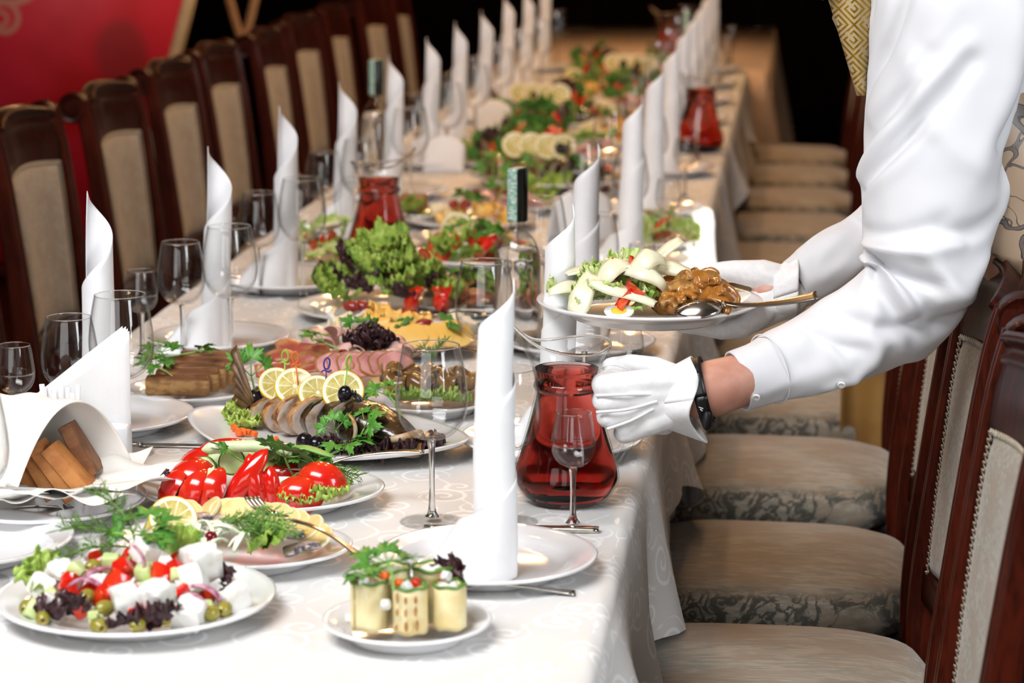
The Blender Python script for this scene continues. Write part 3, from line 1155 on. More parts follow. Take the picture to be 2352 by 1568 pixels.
def lettuce_mesh(R, seed, frill=1.0, cup=0.35, span=2.6, name='lettuce_leaf', nu=13, nv=80):
    r = random.Random(seed)
    p1, p2, p3 = r.uniform(0, 6), r.uniform(0, 6), r.uniform(0, 6)
    def fn(u, v):
        a = (v - 0.5) * span
        q = 0.08 + 0.92 * u
        e = q ** 3
        rad = R * q * (1 + 0.05 * e * sin(9 * a + p1))
        d = Vector((sin(a) * q, cos(a) * q, seed * 3.7))
        n1 = noise.noise(Vector((d.x * 4.2, d.y * 4.2, d.z)))
        n2 = noise.noise(Vector((d.x * 10.5, d.y * 10.5, d.z + 5)))
        n3 = noise.noise(Vector((d.x * 22, d.y * 22, d.z + 9)))
        z = cup * R * q * q + frill * R * (0.30 * n1 * q + e * (0.30 * n2 + 0.13 * n3))
        rad += frill * R * e * (0.16 * noise.noise(Vector((d.x * 7, d.y * 7, d.z + 20))))
        z += 0.03 * R * sin(9 * q * 3 + 5 * a + p3) * q
        return (rad * sin(a), rad * cos(a), z)
    return G().add(*sheet(fn, nu, nv, 0.0006)).mesh(name)


def leaflet(R, seed=0):
    """one parsley leaflet: three toothed lobes, creased along the middle"""
    r = random.Random(seed)
    n = 84
    def rad(a):
        l = max(exp(-((a) / 0.46) ** 2), 0.88 * exp(-((abs(a) - 1.02) / 0.42) ** 2), 0.5 * exp(-((abs(a) - 1.8) / 0.32) ** 2))
        return R * (0.34 + 0.66 * l) * (1 + 0.13 * sin(a * 23 + seed))
    def fn(u, v):
        a = (v - 0.5) * 4.2
        q = rad(a) * u
        x, y = q * sin(a), q * cos(a)
        return (x, y, -0.25 * y * y / R + 0.14 * abs(x) + 0.05 * R * sin(a * 7 + seed) * u * u)
    return sheet(fn, 4, n, 0.0005)


def parsley(label, loc, rot, sc=1.0, group=None, n=3, seed=0, mat=None):
    t = thing('parsley_sprig', label, 'parsley', loc, rot, group, sc)
    key = 'pars%d%d' % (n, seed)
    if key not in FM:
        r = random.Random(seed + 5)
        st, lv = G(), []
        st.add(*tube(spline([(0, -0.045, 0.0), (0.002, -0.02, 0.006), (0, 0.0, 0.010)], 4), [0.0014] * 8 + [0.001], 6))
        for i in range(n):
            a = (i - (n - 1) / 2) * 0.95 + r.uniform(-0.2, 0.2)
            L = 0.016 + 0.006 * r.random()
            tip = (L * sin(a), L * cos(a), 0.012 + 0.006 * r.random())
            st.add(*tube([(0, 0, 0.010), tuple(q * 0.6 for q in tip[:2]) + (0.014,), tip], 0.0008, 5))
            T = Matrix.Translation(tip) @ Matrix.Rotation(-a, 4, 'Z') @ Matrix.Rotation(r.uniform(-0.5, 0.5), 4, 'X') @ Matrix.Rotation(r.uniform(-0.4, 0.4), 4, 'Y')
            lv.append(G().add(*leaflet(0.0215, seed + i), T=T).mesh('leaf'))
        FM[key] = (st.mesh('stem'), lv)
    st, lv = FM[key]
    obj('stem', st, STEMG, t)
    for m in lv:
        obj('leaf', m, mat or PARS, t)
    return t


def dill_mesh(seed, L=0.07, n=46):
    r = random.Random(seed)
    g = G()
    path = spline([(0, 0, 0), (0.3 * L, 0.06 * L * r.uniform(-1, 1), 0.10 * L), (0.65 * L, 0.12 * L * r.uniform(-1, 1), 0.14 * L), (L, 0.1 * L, 0.08 * L)], 8)
    g.add(*tube(path, [0.0011] * (len(path) - 1) + [0.0004], 5))
    for i in range(n):
        k = 3 + int((len(path) - 4) * i / n)
        p = Vector(path[k])
        a = r.uniform(0, 2 * pi)
        d = Vector((0.7 + 0.3 * r.random(), cos(a), 0.55 * sin(a) + 0.25)).normalized()
        l = L * r.uniform(0.12, 0.26)
        q = p + d * l
        g.add(*tube([p, p + d * l * 0.5, q], 0.0005, 3))
        for b in range(3):
            e = (d + Vector((r.uniform(-.7, .7), r.uniform(-.7, .7), r.uniform(-.5, .7)))).normalized()
            s = p + d * l * (0.4 + 0.2 * b)
            g.add(*tube([s, s + e * l * 0.45], 0.0004, 3))
    return g.mesh('dill_sprig')


def pepper_mesh(L, W, seed, bend=0.55):
    """strip of pepper: crescent section, bowed along its length"""
    n, k = 18, 14
    rings = []
    for i in range(n + 1):
        s = -1 + 2 * i / n
        tp = (1 - abs(s) ** 3.2) ** 0.7 if abs(s) < 1 else 0.0
        w = W * max(0.06, tp)
        ring = []
        for j in range(k):
            a = 2 * pi * j / k
            y = w * cos(a)
            z = 0.0035 * sin(a) * (0.4 + 0.6 * tp) - 0.5 * (y * y) / W
            ring.append((s * L / 2, y, z + bend * L * (0.25 - 0.25 * s * s) + 0.0015 * sin(3 * s + seed)))
        rings.append(ring)
    return G().add(*loft(rings)).mesh('pepper_strip')


def olive_mesh(hole=True, R=0.0085, L=1.25):
    pr = [(0.0, -R * L)] + [(R * sin(pi * j / 10), -R * L * cos(pi * j / 10)) for j in range(1, 9)]
    g = G()
    if hole:
        pr += [(R * 0.42, R * L * 0.93)]
        g.add(*lathe(pr, 16), 0)
        g.add(*lathe([(R * 0.42, R * L * 0.93), (R * 0.34, R * L * 0.9), (R * 0.30, R * L * 0.4), (0.0, R * L * 0.4)], 16), 1)
    else:
        pr += [(R * sin(pi * 9 / 10), -R * L * cos(pi * 9 / 10)), (0.0, R * L)]
        g.add(*lathe(pr, 16), 0)
    return g.mesh('olive')


def curl_mesh(L, W, th, turns, seed, name, amp=0.0):
    """thin slice rolled or folded along its length"""
    r = random.Random(seed)
    p = r.uniform(0, 6)
    def fn(u, v):
        a = turns * 2 * pi * u
        R = L / (turns * 2 * pi) * (0.6 + 0.6 * u)
        w = W * (1 - 0.15 * sin(pi * u))
        return (R * cos(a), (v - 0.5) * w + amp * sin(5 * u + p), R * sin(a) + amp * sin(6 * v + p))
    return G().add(*sheet(fn, 22, 6, th)).mesh(name)


def shard_mesh(L, W, th, bend, seed, name):
    """thin shaving with uneven outline and a bend"""
    r = random.Random(seed)
    p, q = r.uniform(0, 6), r.uniform(0, 6)
    def fn(u, v):
        x = (u - 0.5) * L
        w = W * (0.35 + 0.65 * sin(pi * (0.12 + 0.8 * u)) ** 0.8) * (1 + 0.15 * sin(7 * u + p))
        y = (v - 0.5) * w + 0.15 * W * sin(3 * u + q)
        return (x, y, bend * (0.25 * L - x * x / L) + 0.05 * W * sin(5 * v + p))
    return G().add(*sheet(fn, 12, 5, th)).mesh(name)


def mushroom_mesh(s, seed):
    """lengthwise slice of a mushroom: cap, gills and stalk outline, given thickness"""
    pts = [(-1.0, 0.05), (-0.98, 0.32), (-0.75, 0.68), (-0.35, 0.88), (0, 0.93), (0.35, 0.88), (0.75, 0.68), (0.98, 0.32), (1.0, 0.05), (0.8, -0.12), (0.45, -0.02), (0.27, -0.1),
           (0.25, -0.55), (0.30, -0.85), (0, -0.92), (-0.30, -0.85), (-0.25, -0.55), (-0.27, -0.1), (-0.45, -0.02), (-0.8, -0.12)]
    pts = spline(pts + [pts[0]], 2)[:-1]
    th = s * 0.22
    rings = []
    for z, k in ((-th, 0.86), (-th * 0.8, 0.97), (0, 1.0), (th * 0.8, 0.97), (th, 0.86)):
        rings.append([(x * s * k, y * s * k, z + 0.12 * s * sin(2.2 * x + seed) + 0.1 * s * y * cos(seed)) for x, y in pts])
    return G().add(*loft(rings)).mesh('mushroom_slice')


FM = {}
FM['lemon'] = lemon_mesh()
FM['wedge'] = wedge_mesh()
FM['wedge2'] = wedge_mesh(1.5, 0.028, 1.2)
FM['half'] = wedge_mesh(3.0, 0.027, 1.25)
FM['chunk'] = dice_mesh(0.022, 0.35, 4, 'tomato_chunk', 0.25)
for i in range(3):
    FM['feta%d' % i] = crumble_mesh(0.028, i + 2)
    FM['let%d' % i] = lettuce_mesh(0.052, i + 1)
    FM['pur%d' % i] = lettuce_mesh(0.048, i + 11, 1.25)
    FM['tuft%d' % i] = lettuce_mesh(0.05, i + 21, 1.5, 0.45, 3.6, nu=16, nv=120)
    FM['flat%d' % i] = lettuce_mesh(0.05, i + 31, 0.7, 0.12, 2.2)
    FM['dill%d' % i] = dill_mesh(i + 1)
    FM['pep%d' % i] = pepper_mesh(0.075 + 0.012 * i, 0.0145, i)
    FM['ham%d' % i] = disc_mesh(0.040, 0.0028, 'ham_slice', 0.006, seed=i, oval=0.7, jag=0.15)
    FM['hamf%d' % i] = curl_mesh(0.07, 0.055, 0.0014, 0.55, i, 'folded_ham', 0.004)
    FM['roll%d' % i] = curl_mesh(0.085, 0.032, 0.0018, 1.1, i + 7, 'cheese_curl', 0.003)
    FM['parm%d' % i] = shard_mesh(0.072 + 0.01 * i, 0.040, 0.0006, 0.7 - 0.35 * i, i, 'shaving')
    FM['mush%d' % i] = mushroom_mesh(0.0185 + 0.002 * i, i * 2.1)
    FM['oni%d' % i] = shard_mesh(0.045, 0.0065, 0.0022, 1.1, i + 5, 'onion_strip')
    FM['bac%d' % i] = shard_mesh(0.07, 0.028, 0.0035, 0.3, i + 15, 'meat_strip')
    FM['pot%d' % i] = disc_mesh(0.020 + 0.002 * i, 0.0045, 'potato_slice', 0.0, seed=i + 3, oval=0.8, jag=0.10)
    FM['her%d' % i] = dice_mesh(0.026, 0.2, i + 8, 'herring_piece', 0.2, (1.0, 0.8, 0.4))
    FM['shred%d' % i] = None
FM['cuc'] = disc_mesh(0.019, 0.006, 'cucumber_slice')
FM['cucd'] = dice_mesh(0.019, 0.15, 9, 'cucumber_chunk', 0.12)
FM['olive'] = olive_mesh(True)
FM['bolive'] = olive_mesh(False, 0.0105, 1.2)
FM['berry'] = G().add(*ball(0.0068, 0.0068, 0.0066)).mesh('cranberry')
FM['grape'] = G().add(*ball(0.015, 0.010, 0.009)).mesh('grape_half')
FM['cdice'] = dice_mesh(0.0078, 0.1, 2, 'carrot_dice', 0.1)
FM['cbar'] = dice_mesh(0.017, 0.06, 6, 'cheese_block', 0.08, (1.0, 2.0, 1.2))

SLOT = {'lemon': [RIND, PITH, LEMF], 'wedge': [RED, REDFLESH], 'wedge2': [RED, REDFLESH], 'half': [RED, REDFLESH], 'chunk': [RED], 'cuc': [CUCM, CUCS], 'cucd': [CUCM], 'olive': [OLIVE, OLIVEI],
        'bolive': [BLACKO], 'berry': [BERRY], 'grape': [GRAPE], 'cdice': [CARR], 'cbar': [BLUE]}
for i in range(3):
    for k, m in (('feta', [FETA]), ('let', [LET]), ('pur', [PURP]), ('tuft', [LET]), ('flat', [LET]), ('dill', [DILLM]), ('pep', [PEPPER]), ('ham', [HAM, RIMM]), ('hamf', [HAMP]), ('roll', [CHEY]),
                 ('parm', [PARM]), ('mush', [MUSH]), ('oni', [ONION]), ('bac', [BACON]), ('pot', [POT, CHEP]), ('her', [HERR])):
        SLOT['%s%d' % (k, i)] = m
_alt = {}
def piece(key, name, label, cat, loc, rot=(0, 0, 0), sc=1.0, group=None, mats=None):
    """one piece of food: an object that shares the mesh of its kind"""
    me = FM[key]
    if mats:
        kk = (key,) + tuple(m.name for m in mats)
        if kk not in _alt:
            c = me.copy()
            c.materials.clear()
            _alt[kk] = c
        me = _alt[kk]
    return tag(obj(name, me, mats or SLOT[key], loc=loc, rot=rot, scale=sc), label, cat, group)
# ================================================================ place settings
PL = 0.132
LSET = [(-0.328, -0.10), (-0.345, 0.62), (-0.312, 1.27), (-0.315, 1.90), (-0.315, 2.57), (-0.315, 3.27), (-0.315, 3.92), (-0.315, 4.52), (-0.315, 5.15), (-0.315, 5.80), (-0.315, 6.45), (-0.315, 7.1)]
RSET = [(0.333, -0.10), (0.350, 0.54), (0.325, 1.30), (0.345, 2.22), (0.345, 3.02), (0.345, 3.82), (0.345, 4.50), (0.345, 5.15), (0.345, 5.80), (0.345, 6.45), (0.345, 7.1)]
NAPL = [napkin_mesh(1, turns=1.88, seed=s, flare=0.085) for s in (0, 2)]
NAPR = [napkin_mesh(1, turns=2.48, seed=s, flare=0.07) for s in (1, 3)]
for side, SET, NM in (('left', LSET, NAPL), ('right', RSET, NAPR)):
    for i, (x, y) in enumerate(SET):
        o = ORD[i]
        wh = '%s setting on the %s side' % (o, side)
        lay(x, y, 0.024, 0.0)
        plate(x, y, PL if not (side == 'left' and i == 2) else 0.122, 'white dinner plate of the ' + wh, 'dinner plates', name='dinner_plate')
        if not (side == 'left' and i == 0):
            nx, ny = x - (0.0 if side == 'left' else -0.012), y - 0.04
            rz = 2.75 + 0.15 * (i % 3) if side == 'left' else 0.25 + 0.12 * (i % 3)
            n = obj('napkin_tower', NM[i % 2], LINEN, loc=(nx, ny, TZ + 0.006), rot=(0, radians(-2.0 if side == 'left' else 0.8), rz),
                    scale=(0.99, 0.99, 1.0 + (0.02 if side == 'right' else RND.uniform(-0.02, 0.03))))
            tag(n, 'white linen napkin rolled into a tall tower, ' + wh, 'napkin', 'rolled napkins')
        lay()
        if side == 'left':
            gx = [(-0.236, -0.25), (-0.322, -0.24), (-0.392, -0.24)]
            gy = y
            if i == 0: gx = [(-0.250, -0.20), (-0.33, -0.24), (-0.41, -0.24)]
            if i == 1: gx = [(-0.243, -0.268), (-0.312, -0.29), (-0.405, -0.25)]
        else:
            gx = [(0.246, 0.13), (0.345, 0.14), (0.428, 0.118)]
            gy = y
            if i == 1: gx = [(0.232, 0.16), (0.385, 0.16), (0.45, 0.12)]
        for (ax, ay), kd, sc, nm in zip(gx, 'wws', (1.015, 0.885, 1.0), ('large clear wine glass', 'medium clear wine glass', 'small stemmed shot glass')):
            glass(kd, ax, gy + ay, '%s of the %s' % (nm, wh), {'w': 'wine glasses', 's': 'small stemmed glasses'}[kd], sc)

knife('steel knife by the bread napkin, its blade toward the fish platter', (-0.225, 0.400, TZ), (0, 0, radians(2)))
fork('steel fork on the cloth behind the courgette plate', (0.352, -0.285, TZ), (0, 0, radians(184)))
knife('steel knife whose handle shows at the right rim of the nearest napkin plate', (0.352, 0.0, TZ), (0, 0, radians(182)))
fork('steel fork lying between the left edge plate and the bread plate', (-0.275, 0.005, TZ), (0, 0, radians(35)))
knife('steel knife on the cloth beside the rye bread plate', (-0.20, 1.075, TZ), (0, 0, radians(186)))

jug('glass jug of red tea held by the gloved hand', 0.407, 0.155, radians(10), 1.0, 'tea jugs')
jug('glass jug of red tea standing behind the green salad', -0.155, 2.06, radians(172), 1.0, 'tea jugs')
jug('glass jug of red tea far off on the right side of the table', 0.425, 4.15, radians(10), 1.0, 'tea jugs')
jug('glass jug of red tea at the far right end of the table', 0.19, 7.0, radians(10), 1.0, 'tea jugs')
bottle('clear bottle with black capsule and green stamp strip near the held plate', 0.228, 1.19, 0, 'bottles')
bottle('clear bottle with black capsule far off beside a left napkin tower', -0.385, 3.42, radians(-10), 'bottles')
bottle('clear bottle with black capsule far off among the right napkins', 0.33, 5.5, 0, 'bottles')

# ================================================================ Greek salad
lay(-0.048, -0.33, 0.022, 0.45)
PG = 'on the Greek salad'
plate(-0.048, -0.33, 0.157, 'large white plate that carries the Greek salad with feta cubes', 'serving plates', name='salad_plate')
def R3(r=1.0):
    return (RND.uniform(-r, r), RND.uniform(-r, r), RND.uniform(0, 6.28))
G_FETA = [(-0.142, -0.363, 0.776), (-0.118, -0.412, 0.768), (-0.030, -0.345, 0.815), (0.029, -0.330, 0.800), (0.025, -0.360, 0.788), (-0.035, -0.418, 0.784), (-0.002, -0.412, 0.783), (0.035, -0.416, 0.766), (0.070, -0.352, 0.768), (-0.100, -0.300, 0.805), (-0.128, -0.345, 0.788)]
for i, p in enumerate(G_FETA):
    piece('feta%d' % (i % 3), 'feta_cube', 'white crumbly feta cube ' + PG, 'cheese', (p[0], p[1] - 0.006, p[2] + 0.004), R3(0.5), 1.2 * [0.95, 0.9, 0.85, 1.25, 1.05, 0.98, 1.08, 1.05, 1.0, 0.9, 0.85][i], 'feta cubes on the salad')
G_TOM = [(-0.050, -0.376, 0.805), (-0.051, -0.395, 0.796), (0.019, -0.386, 0.783), (-0.009, -0.374, 0.799), (-0.109, -0.377, 0.789), (-0.084, -0.424, 0.775), (-0.059, -0.414, 0.785), (0.004, -0.354, 0.800), (-0.108, -0.393, 0.783), (-0.079, -0.403, 0.788), (-0.034, -0.404, 0.788), (-0.05, -0.33, 0.805), (-0.09, -0.33, 0.80), (0.0, -0.31, 0.80), (-0.02, -0.43, 0.77), (0.04, -0.36, 0.775)]
for i, p in enumerate(G_TOM):
    piece('chunk', 'tomato_chunk', 'red tomato chunk ' + PG, 'tomato', p, R3(0.8), RND.uniform(0.75, 1.05), 'tomato chunks on the salad')
G_OLI = [(-0.079, -0.418, 0.785), (-0.056, -0.432, 0.777), (-0.151, -0.403, 0.766), (-0.123, -0.440, 0.766), (-0.054, -0.464, 0.767), (0.066, -0.388, 0.767), (0.055, -0.405, 0.767), (0.009, -0.432, 0.770), (-0.085, -0.371, 0.806), (-0.014, -0.455, 0.767)]
for i, p in enumerate(G_OLI):
    piece('olive', 'green_olive', 'pitted green olive ' + PG, 'olive', p, (pi / 2, RND.uniform(-.4, .4), RND.uniform(-1, 1)), RND.uniform(0.95, 1.15), 'green olives on the salad')
G_CUC = [(-0.026, -0.380, 0.803), (0.007, -0.370, 0.797), (-0.140, -0.414, 0.766), (-0.064, -0.438, 0.768), (0.046, -0.397, 0.768), (-0.014, -0.394, 0.790), (0.010, -0.318, 0.799), (-0.106, -0.360, 0.796), (-0.03, -0.36, 0.80), (-0.13, -0.39, 0.772), (-0.07, -0.35, 0.805)]
for i, p in enumerate(G_CUC):
    piece('cucd', 'cucumber_chunk', 'pale green cucumber chunk ' + PG, 'cucumber', p, R3(0.6), RND.uniform(0.85, 1.1), 'cucumber chunks on the salad')
for i, (p, r) in enumerate([((-0.034, -0.386, 0.815), (0.2, pi / 2, 0.3)), ((-0.074, -0.402, 0.800), (0.3, -0.6, 0.2)), ((-0.080, -0.412, 0.793), (0.3, 0.1, 0)), ((0.046, -0.382, 0.778), (0.2, 0.7, 0)), ((0.040, -0.40, 0.774), (0.4, 0.6, -.4))]):
    piece('oni%d' % (i % 3), 'onion_strip', 'purple edged onion strip ' + PG, 'onion', p, r, 1.0, 'onion strips on the salad')
for i, p in enumerate([(0.052, -0.338, 0.775), (-0.108, -0.432, 0.760), (-0.088, -0.425, 0.764), (-0.040, -0.446, 0.760), (-0.015, -0.440, 0.764), (0.010, -0.436, 0.760)]):
    piece('pur%d' % (i % 3), 'purple_lettuce_leaf', 'dark purple lettuce leaf ' + PG, 'lettuce', p, (RND.uniform(0.1, 0.9), RND.uniform(-.5, .5), pi + RND.uniform(-.9, .9)) if i else (0.9, 0.3, -1.2), 0.55 + 0.06 * (i % 3), 'purple lettuce on the salad')
for i, (p, r, s) in enumerate([((-0.150, -0.35, 0.765), (0.5, 0, 1.9), 0.75), ((-0.150, -0.32, 0.772), (0.6, 0, 1.1), 0.7), ((-0.01, -0.30, 0.80), (0.7, 0, -0.3), 0.7)]):
    piece('let%d' % i, 'green_lettuce_leaf', 'bright green lettuce leaf ' + PG, 'lettuce', p, r, s, 'green lettuce on the salad')
parsley('dark green parsley sprig crowning the Greek salad', (-0.040, -0.315, 0.822), (0.4, 0, -0.3), 1.15, n=5, seed=1)
parsley('parsley sprig hanging to the right of the crown of the Greek salad', (-0.030, -0.335, 0.826), (-0.2, 0.3, -1.7), 0.95, n=3, seed=2)
for i, (p, r) in enumerate([((-0.055, -0.325, 0.822), (0, -0.05, 2.9)), ((-0.055, -0.33, 0.818), (0.2, 0.3, 3.2)), ((-0.05, -0.32, 0.822), (0, -0.5, 2.4))]):
    piece('dill%d' % (i % 3), 'dill_sprig', 'feathery dill sprig ' + PG, 'dill', p, r, 1.15, 'dill on the salad')

# ================================================================ herring platter
lay(0.0, -0.085)
PH = 'on the oval herring platter'
plate(0.0, -0.085, 0.157, 'oval white platter of herring, potatoes and onion', 'serving plates', 0.72, name='herring_platter')
H_POT = [(-0.060, -0.030, 0.776), (-0.003, -0.045, 0.782), (0.011, -0.047, 0.782), (0.027, -0.050, 0.781), (0.043, -0.053, 0.780), (0.058, -0.058, 0.780), (0.072, -0.063, 0.779), (0.086, -0.072, 0.777), (0.105, -0.090, 0.776), (0.118, -0.108, 0.773), (0.126, -0.122, 0.772), (-0.030, -0.038, 0.780), (-0.075, -0.045, 0.774), (-0.09, -0.06, 0.773)]
for i, p in enumerate(H_POT):
    piece('pot%d' % (i % 3), 'potato_slice', 'yellow boiled potato slice ' + PH, 'potato', p, (radians(42), RND.uniform(-.2, .2), -0.1 * i + RND.uniform(-.2, .2)), 1.08, 'potato slices')
for i, p in enumerate([(-0.053, -0.058, 0.776), (-0.031, -0.062, 0.778), (0.055, -0.085, 0.776), (0.075, -0.094, 0.775), (0.032, -0.078, 0.778), (0.116, -0.140, 0.770), (0.100, -0.155, 0.768), (0.092, -0.11, 0.775), (0.0, -0.07, 0.778)]):
    piece('her%d' % (i % 3), 'herring_piece', 'silvery herring piece ' + PH, 'fish', p, (0.3, RND.uniform(-.3, .3), RND.uniform(-.5, .5)), 1.0, 'herring pieces')
for i in range(26):
    a, q = RND.uniform(0, 6.28), sqrt(RND.random())
    piece('oni%d' % (i % 3), 'white_onion_strip', 'white sliced onion strip ' + PH, 'onion', (-0.005 + 0.045 * q * cos(a), -0.140 + 0.038 * q * sin(a), 0.771 + 0.016 * (1 - q)), (RND.uniform(-.5, .5), RND.uniform(-.4, .4), RND.uniform(0, 6)), RND.uniform(0.7, 1.1), 'white onion strips', [ONIONW])
piece('lemon', 'lemon_slice', 'lemon slice standing behind the Greek salad ' + PH, 'lemon', (-0.058, -0.100, 0.785), (radians(55), 0.2, 0.3), 1.05)
piece('berry', 'cranberry', 'dark red cranberry ' + PH, 'berry', (0.004, -0.168, 0.783), (0, 0, 0), 1.15)
for i, (p, r) in enumerate([((0.0, -0.125, 0.792), (0, 0.1, -0.3)), ((0.02, -0.128, 0.79), (0.3, 0.1, -0.5)), ((0.03, -0.14, 0.785), (0, 0.1, -0.2)), ((0.01, -0.118, 0.792), (0.5, 0, -0.15)), ((0.035, -0.135, 0.786), (0.5, 0, -0.55))]):
    piece('dill%d' % (i % 3), 'dill_sprig', 'green dill sprig ' + PH, 'dill', p, r, 1.0, 'dill on the herring', [STEMG])
for i, (p, r) in enumerate([((0.045, -0.165, 0.765), (0.4, 0, -1.4)), ((0.06, -0.158, 0.768), (0.5, 0, -0.9))]):
    piece('let%d' % i, 'green_lettuce_leaf', 'light green lettuce leaf ' + PH, 'lettuce', p, r, 0.75, 'lettuce on the herring')
fork('steel serving fork resting across the herring platter', (0.118, -0.150, 0.785), (radians(8), radians(-9), radians(142)))

# ================================================================ courgette rolls
lay(0.28, -0.404, 0.016)
PZ = 'on the small courgette plate'
plate(0.280, -0.404, 0.093, 'small white plate of grilled courgette rolls', 'serving plates', name='side_plate')
def zroll(x, y, turn, sc, lab, grill):
    t = thing('courgette_roll', lab, 'courgette roll', (x, y, 0.757), (0, 0, turn), 'courgette rolls', sc)
    def fn(u, v):
        a = 1.35 * 2 * pi * u
        r = 0.021 - 0.005 * (1 - u) + 0.0006 * sin(9 * u)
        h = 0.050
        return (r * cos(a), r * sin(a), h * v + 0.001 * sin(5 * a))
    m = 'zstrip'
    if m not in FM:
        FM[m] = G().add(*sheet(fn, 44, 8, 0.003)).mesh('strip')
        def edge(u):
            p = fn(u, 1.0)
            return (p[0] * 0.97, p[1] * 0.97, p[2] + 0.0006)
        FM['zedge'] = G().add(*tube([edge(i / 60) for i in range(61)], 0.0019, 6)).mesh('skin_edge')
        FM['zfill'] = G().add(*ball(0.017, 0.017, 0.022, 12, 8, 0.3, 3)).mesh('filling')
        gm = G()
        for k in range(3):
            for zz in (0.010, 0.026, 0.040):
                a = -1.05 - 0.50 * k + 0.05 * sin(9 * zz * 100 + k)
                hh = 0.006 + 0.006 * abs(sin(k * 2.3 + zz * 170))
                gm.add(*sheet(lambda u, v: (0.0224 * cos(a + (0.06 + 0.12 * sin(pi * v)) * (u - 0.5)), 0.0224 * sin(a + (0.06 + 0.12 * sin(pi * v)) * (u - 0.5)), zz - 0.004 + hh * v), 3, 5, 0.0004))
        FM['zmark'] = gm.mesh('grill_mark')
    obj('strip', FM[m], ZUC, t)
    obj('skin_edge', FM['zedge'], CUCS, t)
    f = obj('filling', FM['zfill'], FETA, t, loc=(0, 0, 0.03))
    if grill:
        obj('grill_mark', FM['zmark'], M('char', (0.48, 0.24, 0.07), 0.6, (0.30, 0.11, 0.025), 160), t)
zroll(0.288, -0.440, 0.0, 1.0, 'grilled courgette roll with brown marks in the middle of the small plate', True)
zroll(0.245, -0.432, 1.5, 1.04, 'pale courgette roll at the left of the small plate', False)
zroll(0.328, -0.420, -0.6, 0.95, 'courgette roll with a green lower edge at the right of the small plate', False)
zroll(0.262, -0.392, 2.6, 1.12, 'courgette roll at the back left of the small plate', False)
zroll(0.305, -0.388, -1.2, 1.14, 'courgette roll at the back right of the small plate', False)
for i, p in enumerate([(0.278, -0.445, 0.811), (0.295, -0.44, 0.811), (0.26, -0.43, 0.815), (0.322, -0.41, 0.81), (0.24, -0.435, 0.813)]):
    piece('cdice', 'pepper_dice', 'red pepper dice on the courgette rolls', 'pepper', p, R3(0.5), 1.0, 'pepper dice', [PEPPER if i % 2 else CARR])
for i, p in enumerate([(0.287, -0.452, 0.810), (0.240, -0.445, 0.812), (0.325, -0.415, 0.812), (0.265, -0.455, 0.79), (0.222, -0.43, 0.765)]):
    piece('feta1', 'feta_crumb', 'white feta crumb on the courgette rolls', 'cheese', p, R3(1), 0.38, 'feta crumbs')
parsley('parsley leaf lying on the courgette rolls', (0.262, -0.425, 0.818), (0.15, 0, 0.3), 1.05, n=5, seed=3)
parsley('parsley leaf drooping over the left courgette roll', (0.245, -0.442, 0.816), (-0.3, 0, 2.2), 0.7, n=3, seed=4)
piece('pur1', 'purple_lettuce_leaf', 'purple lettuce tuft behind the right courgette roll', 'lettuce', (0.322, -0.395, 0.80), (0.9, 0.2, -0.6), 0.55)

# ================================================================ bread in a cloth, paper napkins
lay(-0.285, 0.115)
PB = 'under the white cloth at the left'
plate(-0.285, 0.115, 0.128, 'white plate under the bread wrapped in a cloth', 'serving plates', name='bread_plate')
CREAM = M('bread_cloth_linen', (0.84, 0.82, 0.78), 0.8, (0.80, 0.775, 0.73), 10, bmp=(300, 0.05, 0.001))
def bslice():
    prof = [(-0.05, 0.0), (0.05, 0.0), (0.052, 0.02), (0.043, 0.045), (0.022, 0.064), (0.0, 0.068), (-0.022, 0.064), (-0.043, 0.045), (-0.052, 0.02)]
    g = G()
    n = len(prof)
    th = 0.013
    r1 = [(x, -th / 2, z) for x, z in prof]
    r2 = [(x, th / 2, z) for x, z in prof]
    q1 = [(x * 0.95, -th / 2 - 0.0005, 0.002 + z * 0.95) for x, z in prof]
    q2 = [(x * 0.95, th / 2 + 0.0005, 0.002 + z * 0.95) for x, z in prof]
    v, f = loft([q1, r1, r2, q2], caps=True)
    g.add(v, f, [0] * (len(f) - 2) + [1, 1])
    return g.mesh('bread_slice', sharp=40)
FM['bread'] = bslice()
SLOT['bread'] = [CRUST, CRUMB]
# slices lie stacked on their long crust, brown heel crusts to the camera, leaning to the left
def crustbar():
    g = G()
    n = 12
    rings = []
    for i in range(n + 1):
        s = i / n
        w = 0.0145
        L = 0.078 * (1 - 0.10 * abs(2 * s - 1) ** 2)
        z = 0.0 + L * s
        d = 0.030 * sin(pi * min(1, 0.25 + 0.75 * (1 - s))) ** 0.5
        rings.append([(-w / 2, -0.002, z), (-w * 0.42, -0.005, z), (w * 0.42, -0.005, z), (w / 2, -0.002, z), (w / 2, 0.055 * (1 - 0.45 * s), z), (-w / 2, 0.055 * (1 - 0.45 * s), z)])
    g.add(*loft(rings))
    return g.mesh('bread_slice', sharp=50)
FM['crust'] = crustbar()
SLOT['crust'] = [CRUST]
for i, (x, y, z, lean, sc) in enumerate([(-0.296, 0.100, 0.756, -0.40, 0.95), (-0.272, 0.098, 0.756, -0.52, 1.12), (-0.247, 0.096, 0.756, -0.62, 1.22), (-0.222, 0.095, 0.756, -0.70, 1.24)]):
    piece('crust', 'bread_slice', 'brown crusted bread slice ' + PB + ', %s from its left' % ['first', 'second', 'third', 'fourth'][i], 'bread', (x, y, z), (-0.10, lean, 0.12), (1.5, 1, sc), 'wheat bread slices')
piece('crust', 'bread_slice', 'dark rye slice peeping out ' + PB + ' behind the brown ones', 'bread', (-0.232, 0.135, 0.778), (-0.1, -0.48, 0.15), (1.3, 1, 1.05), 'wheat bread slices', [RYE])

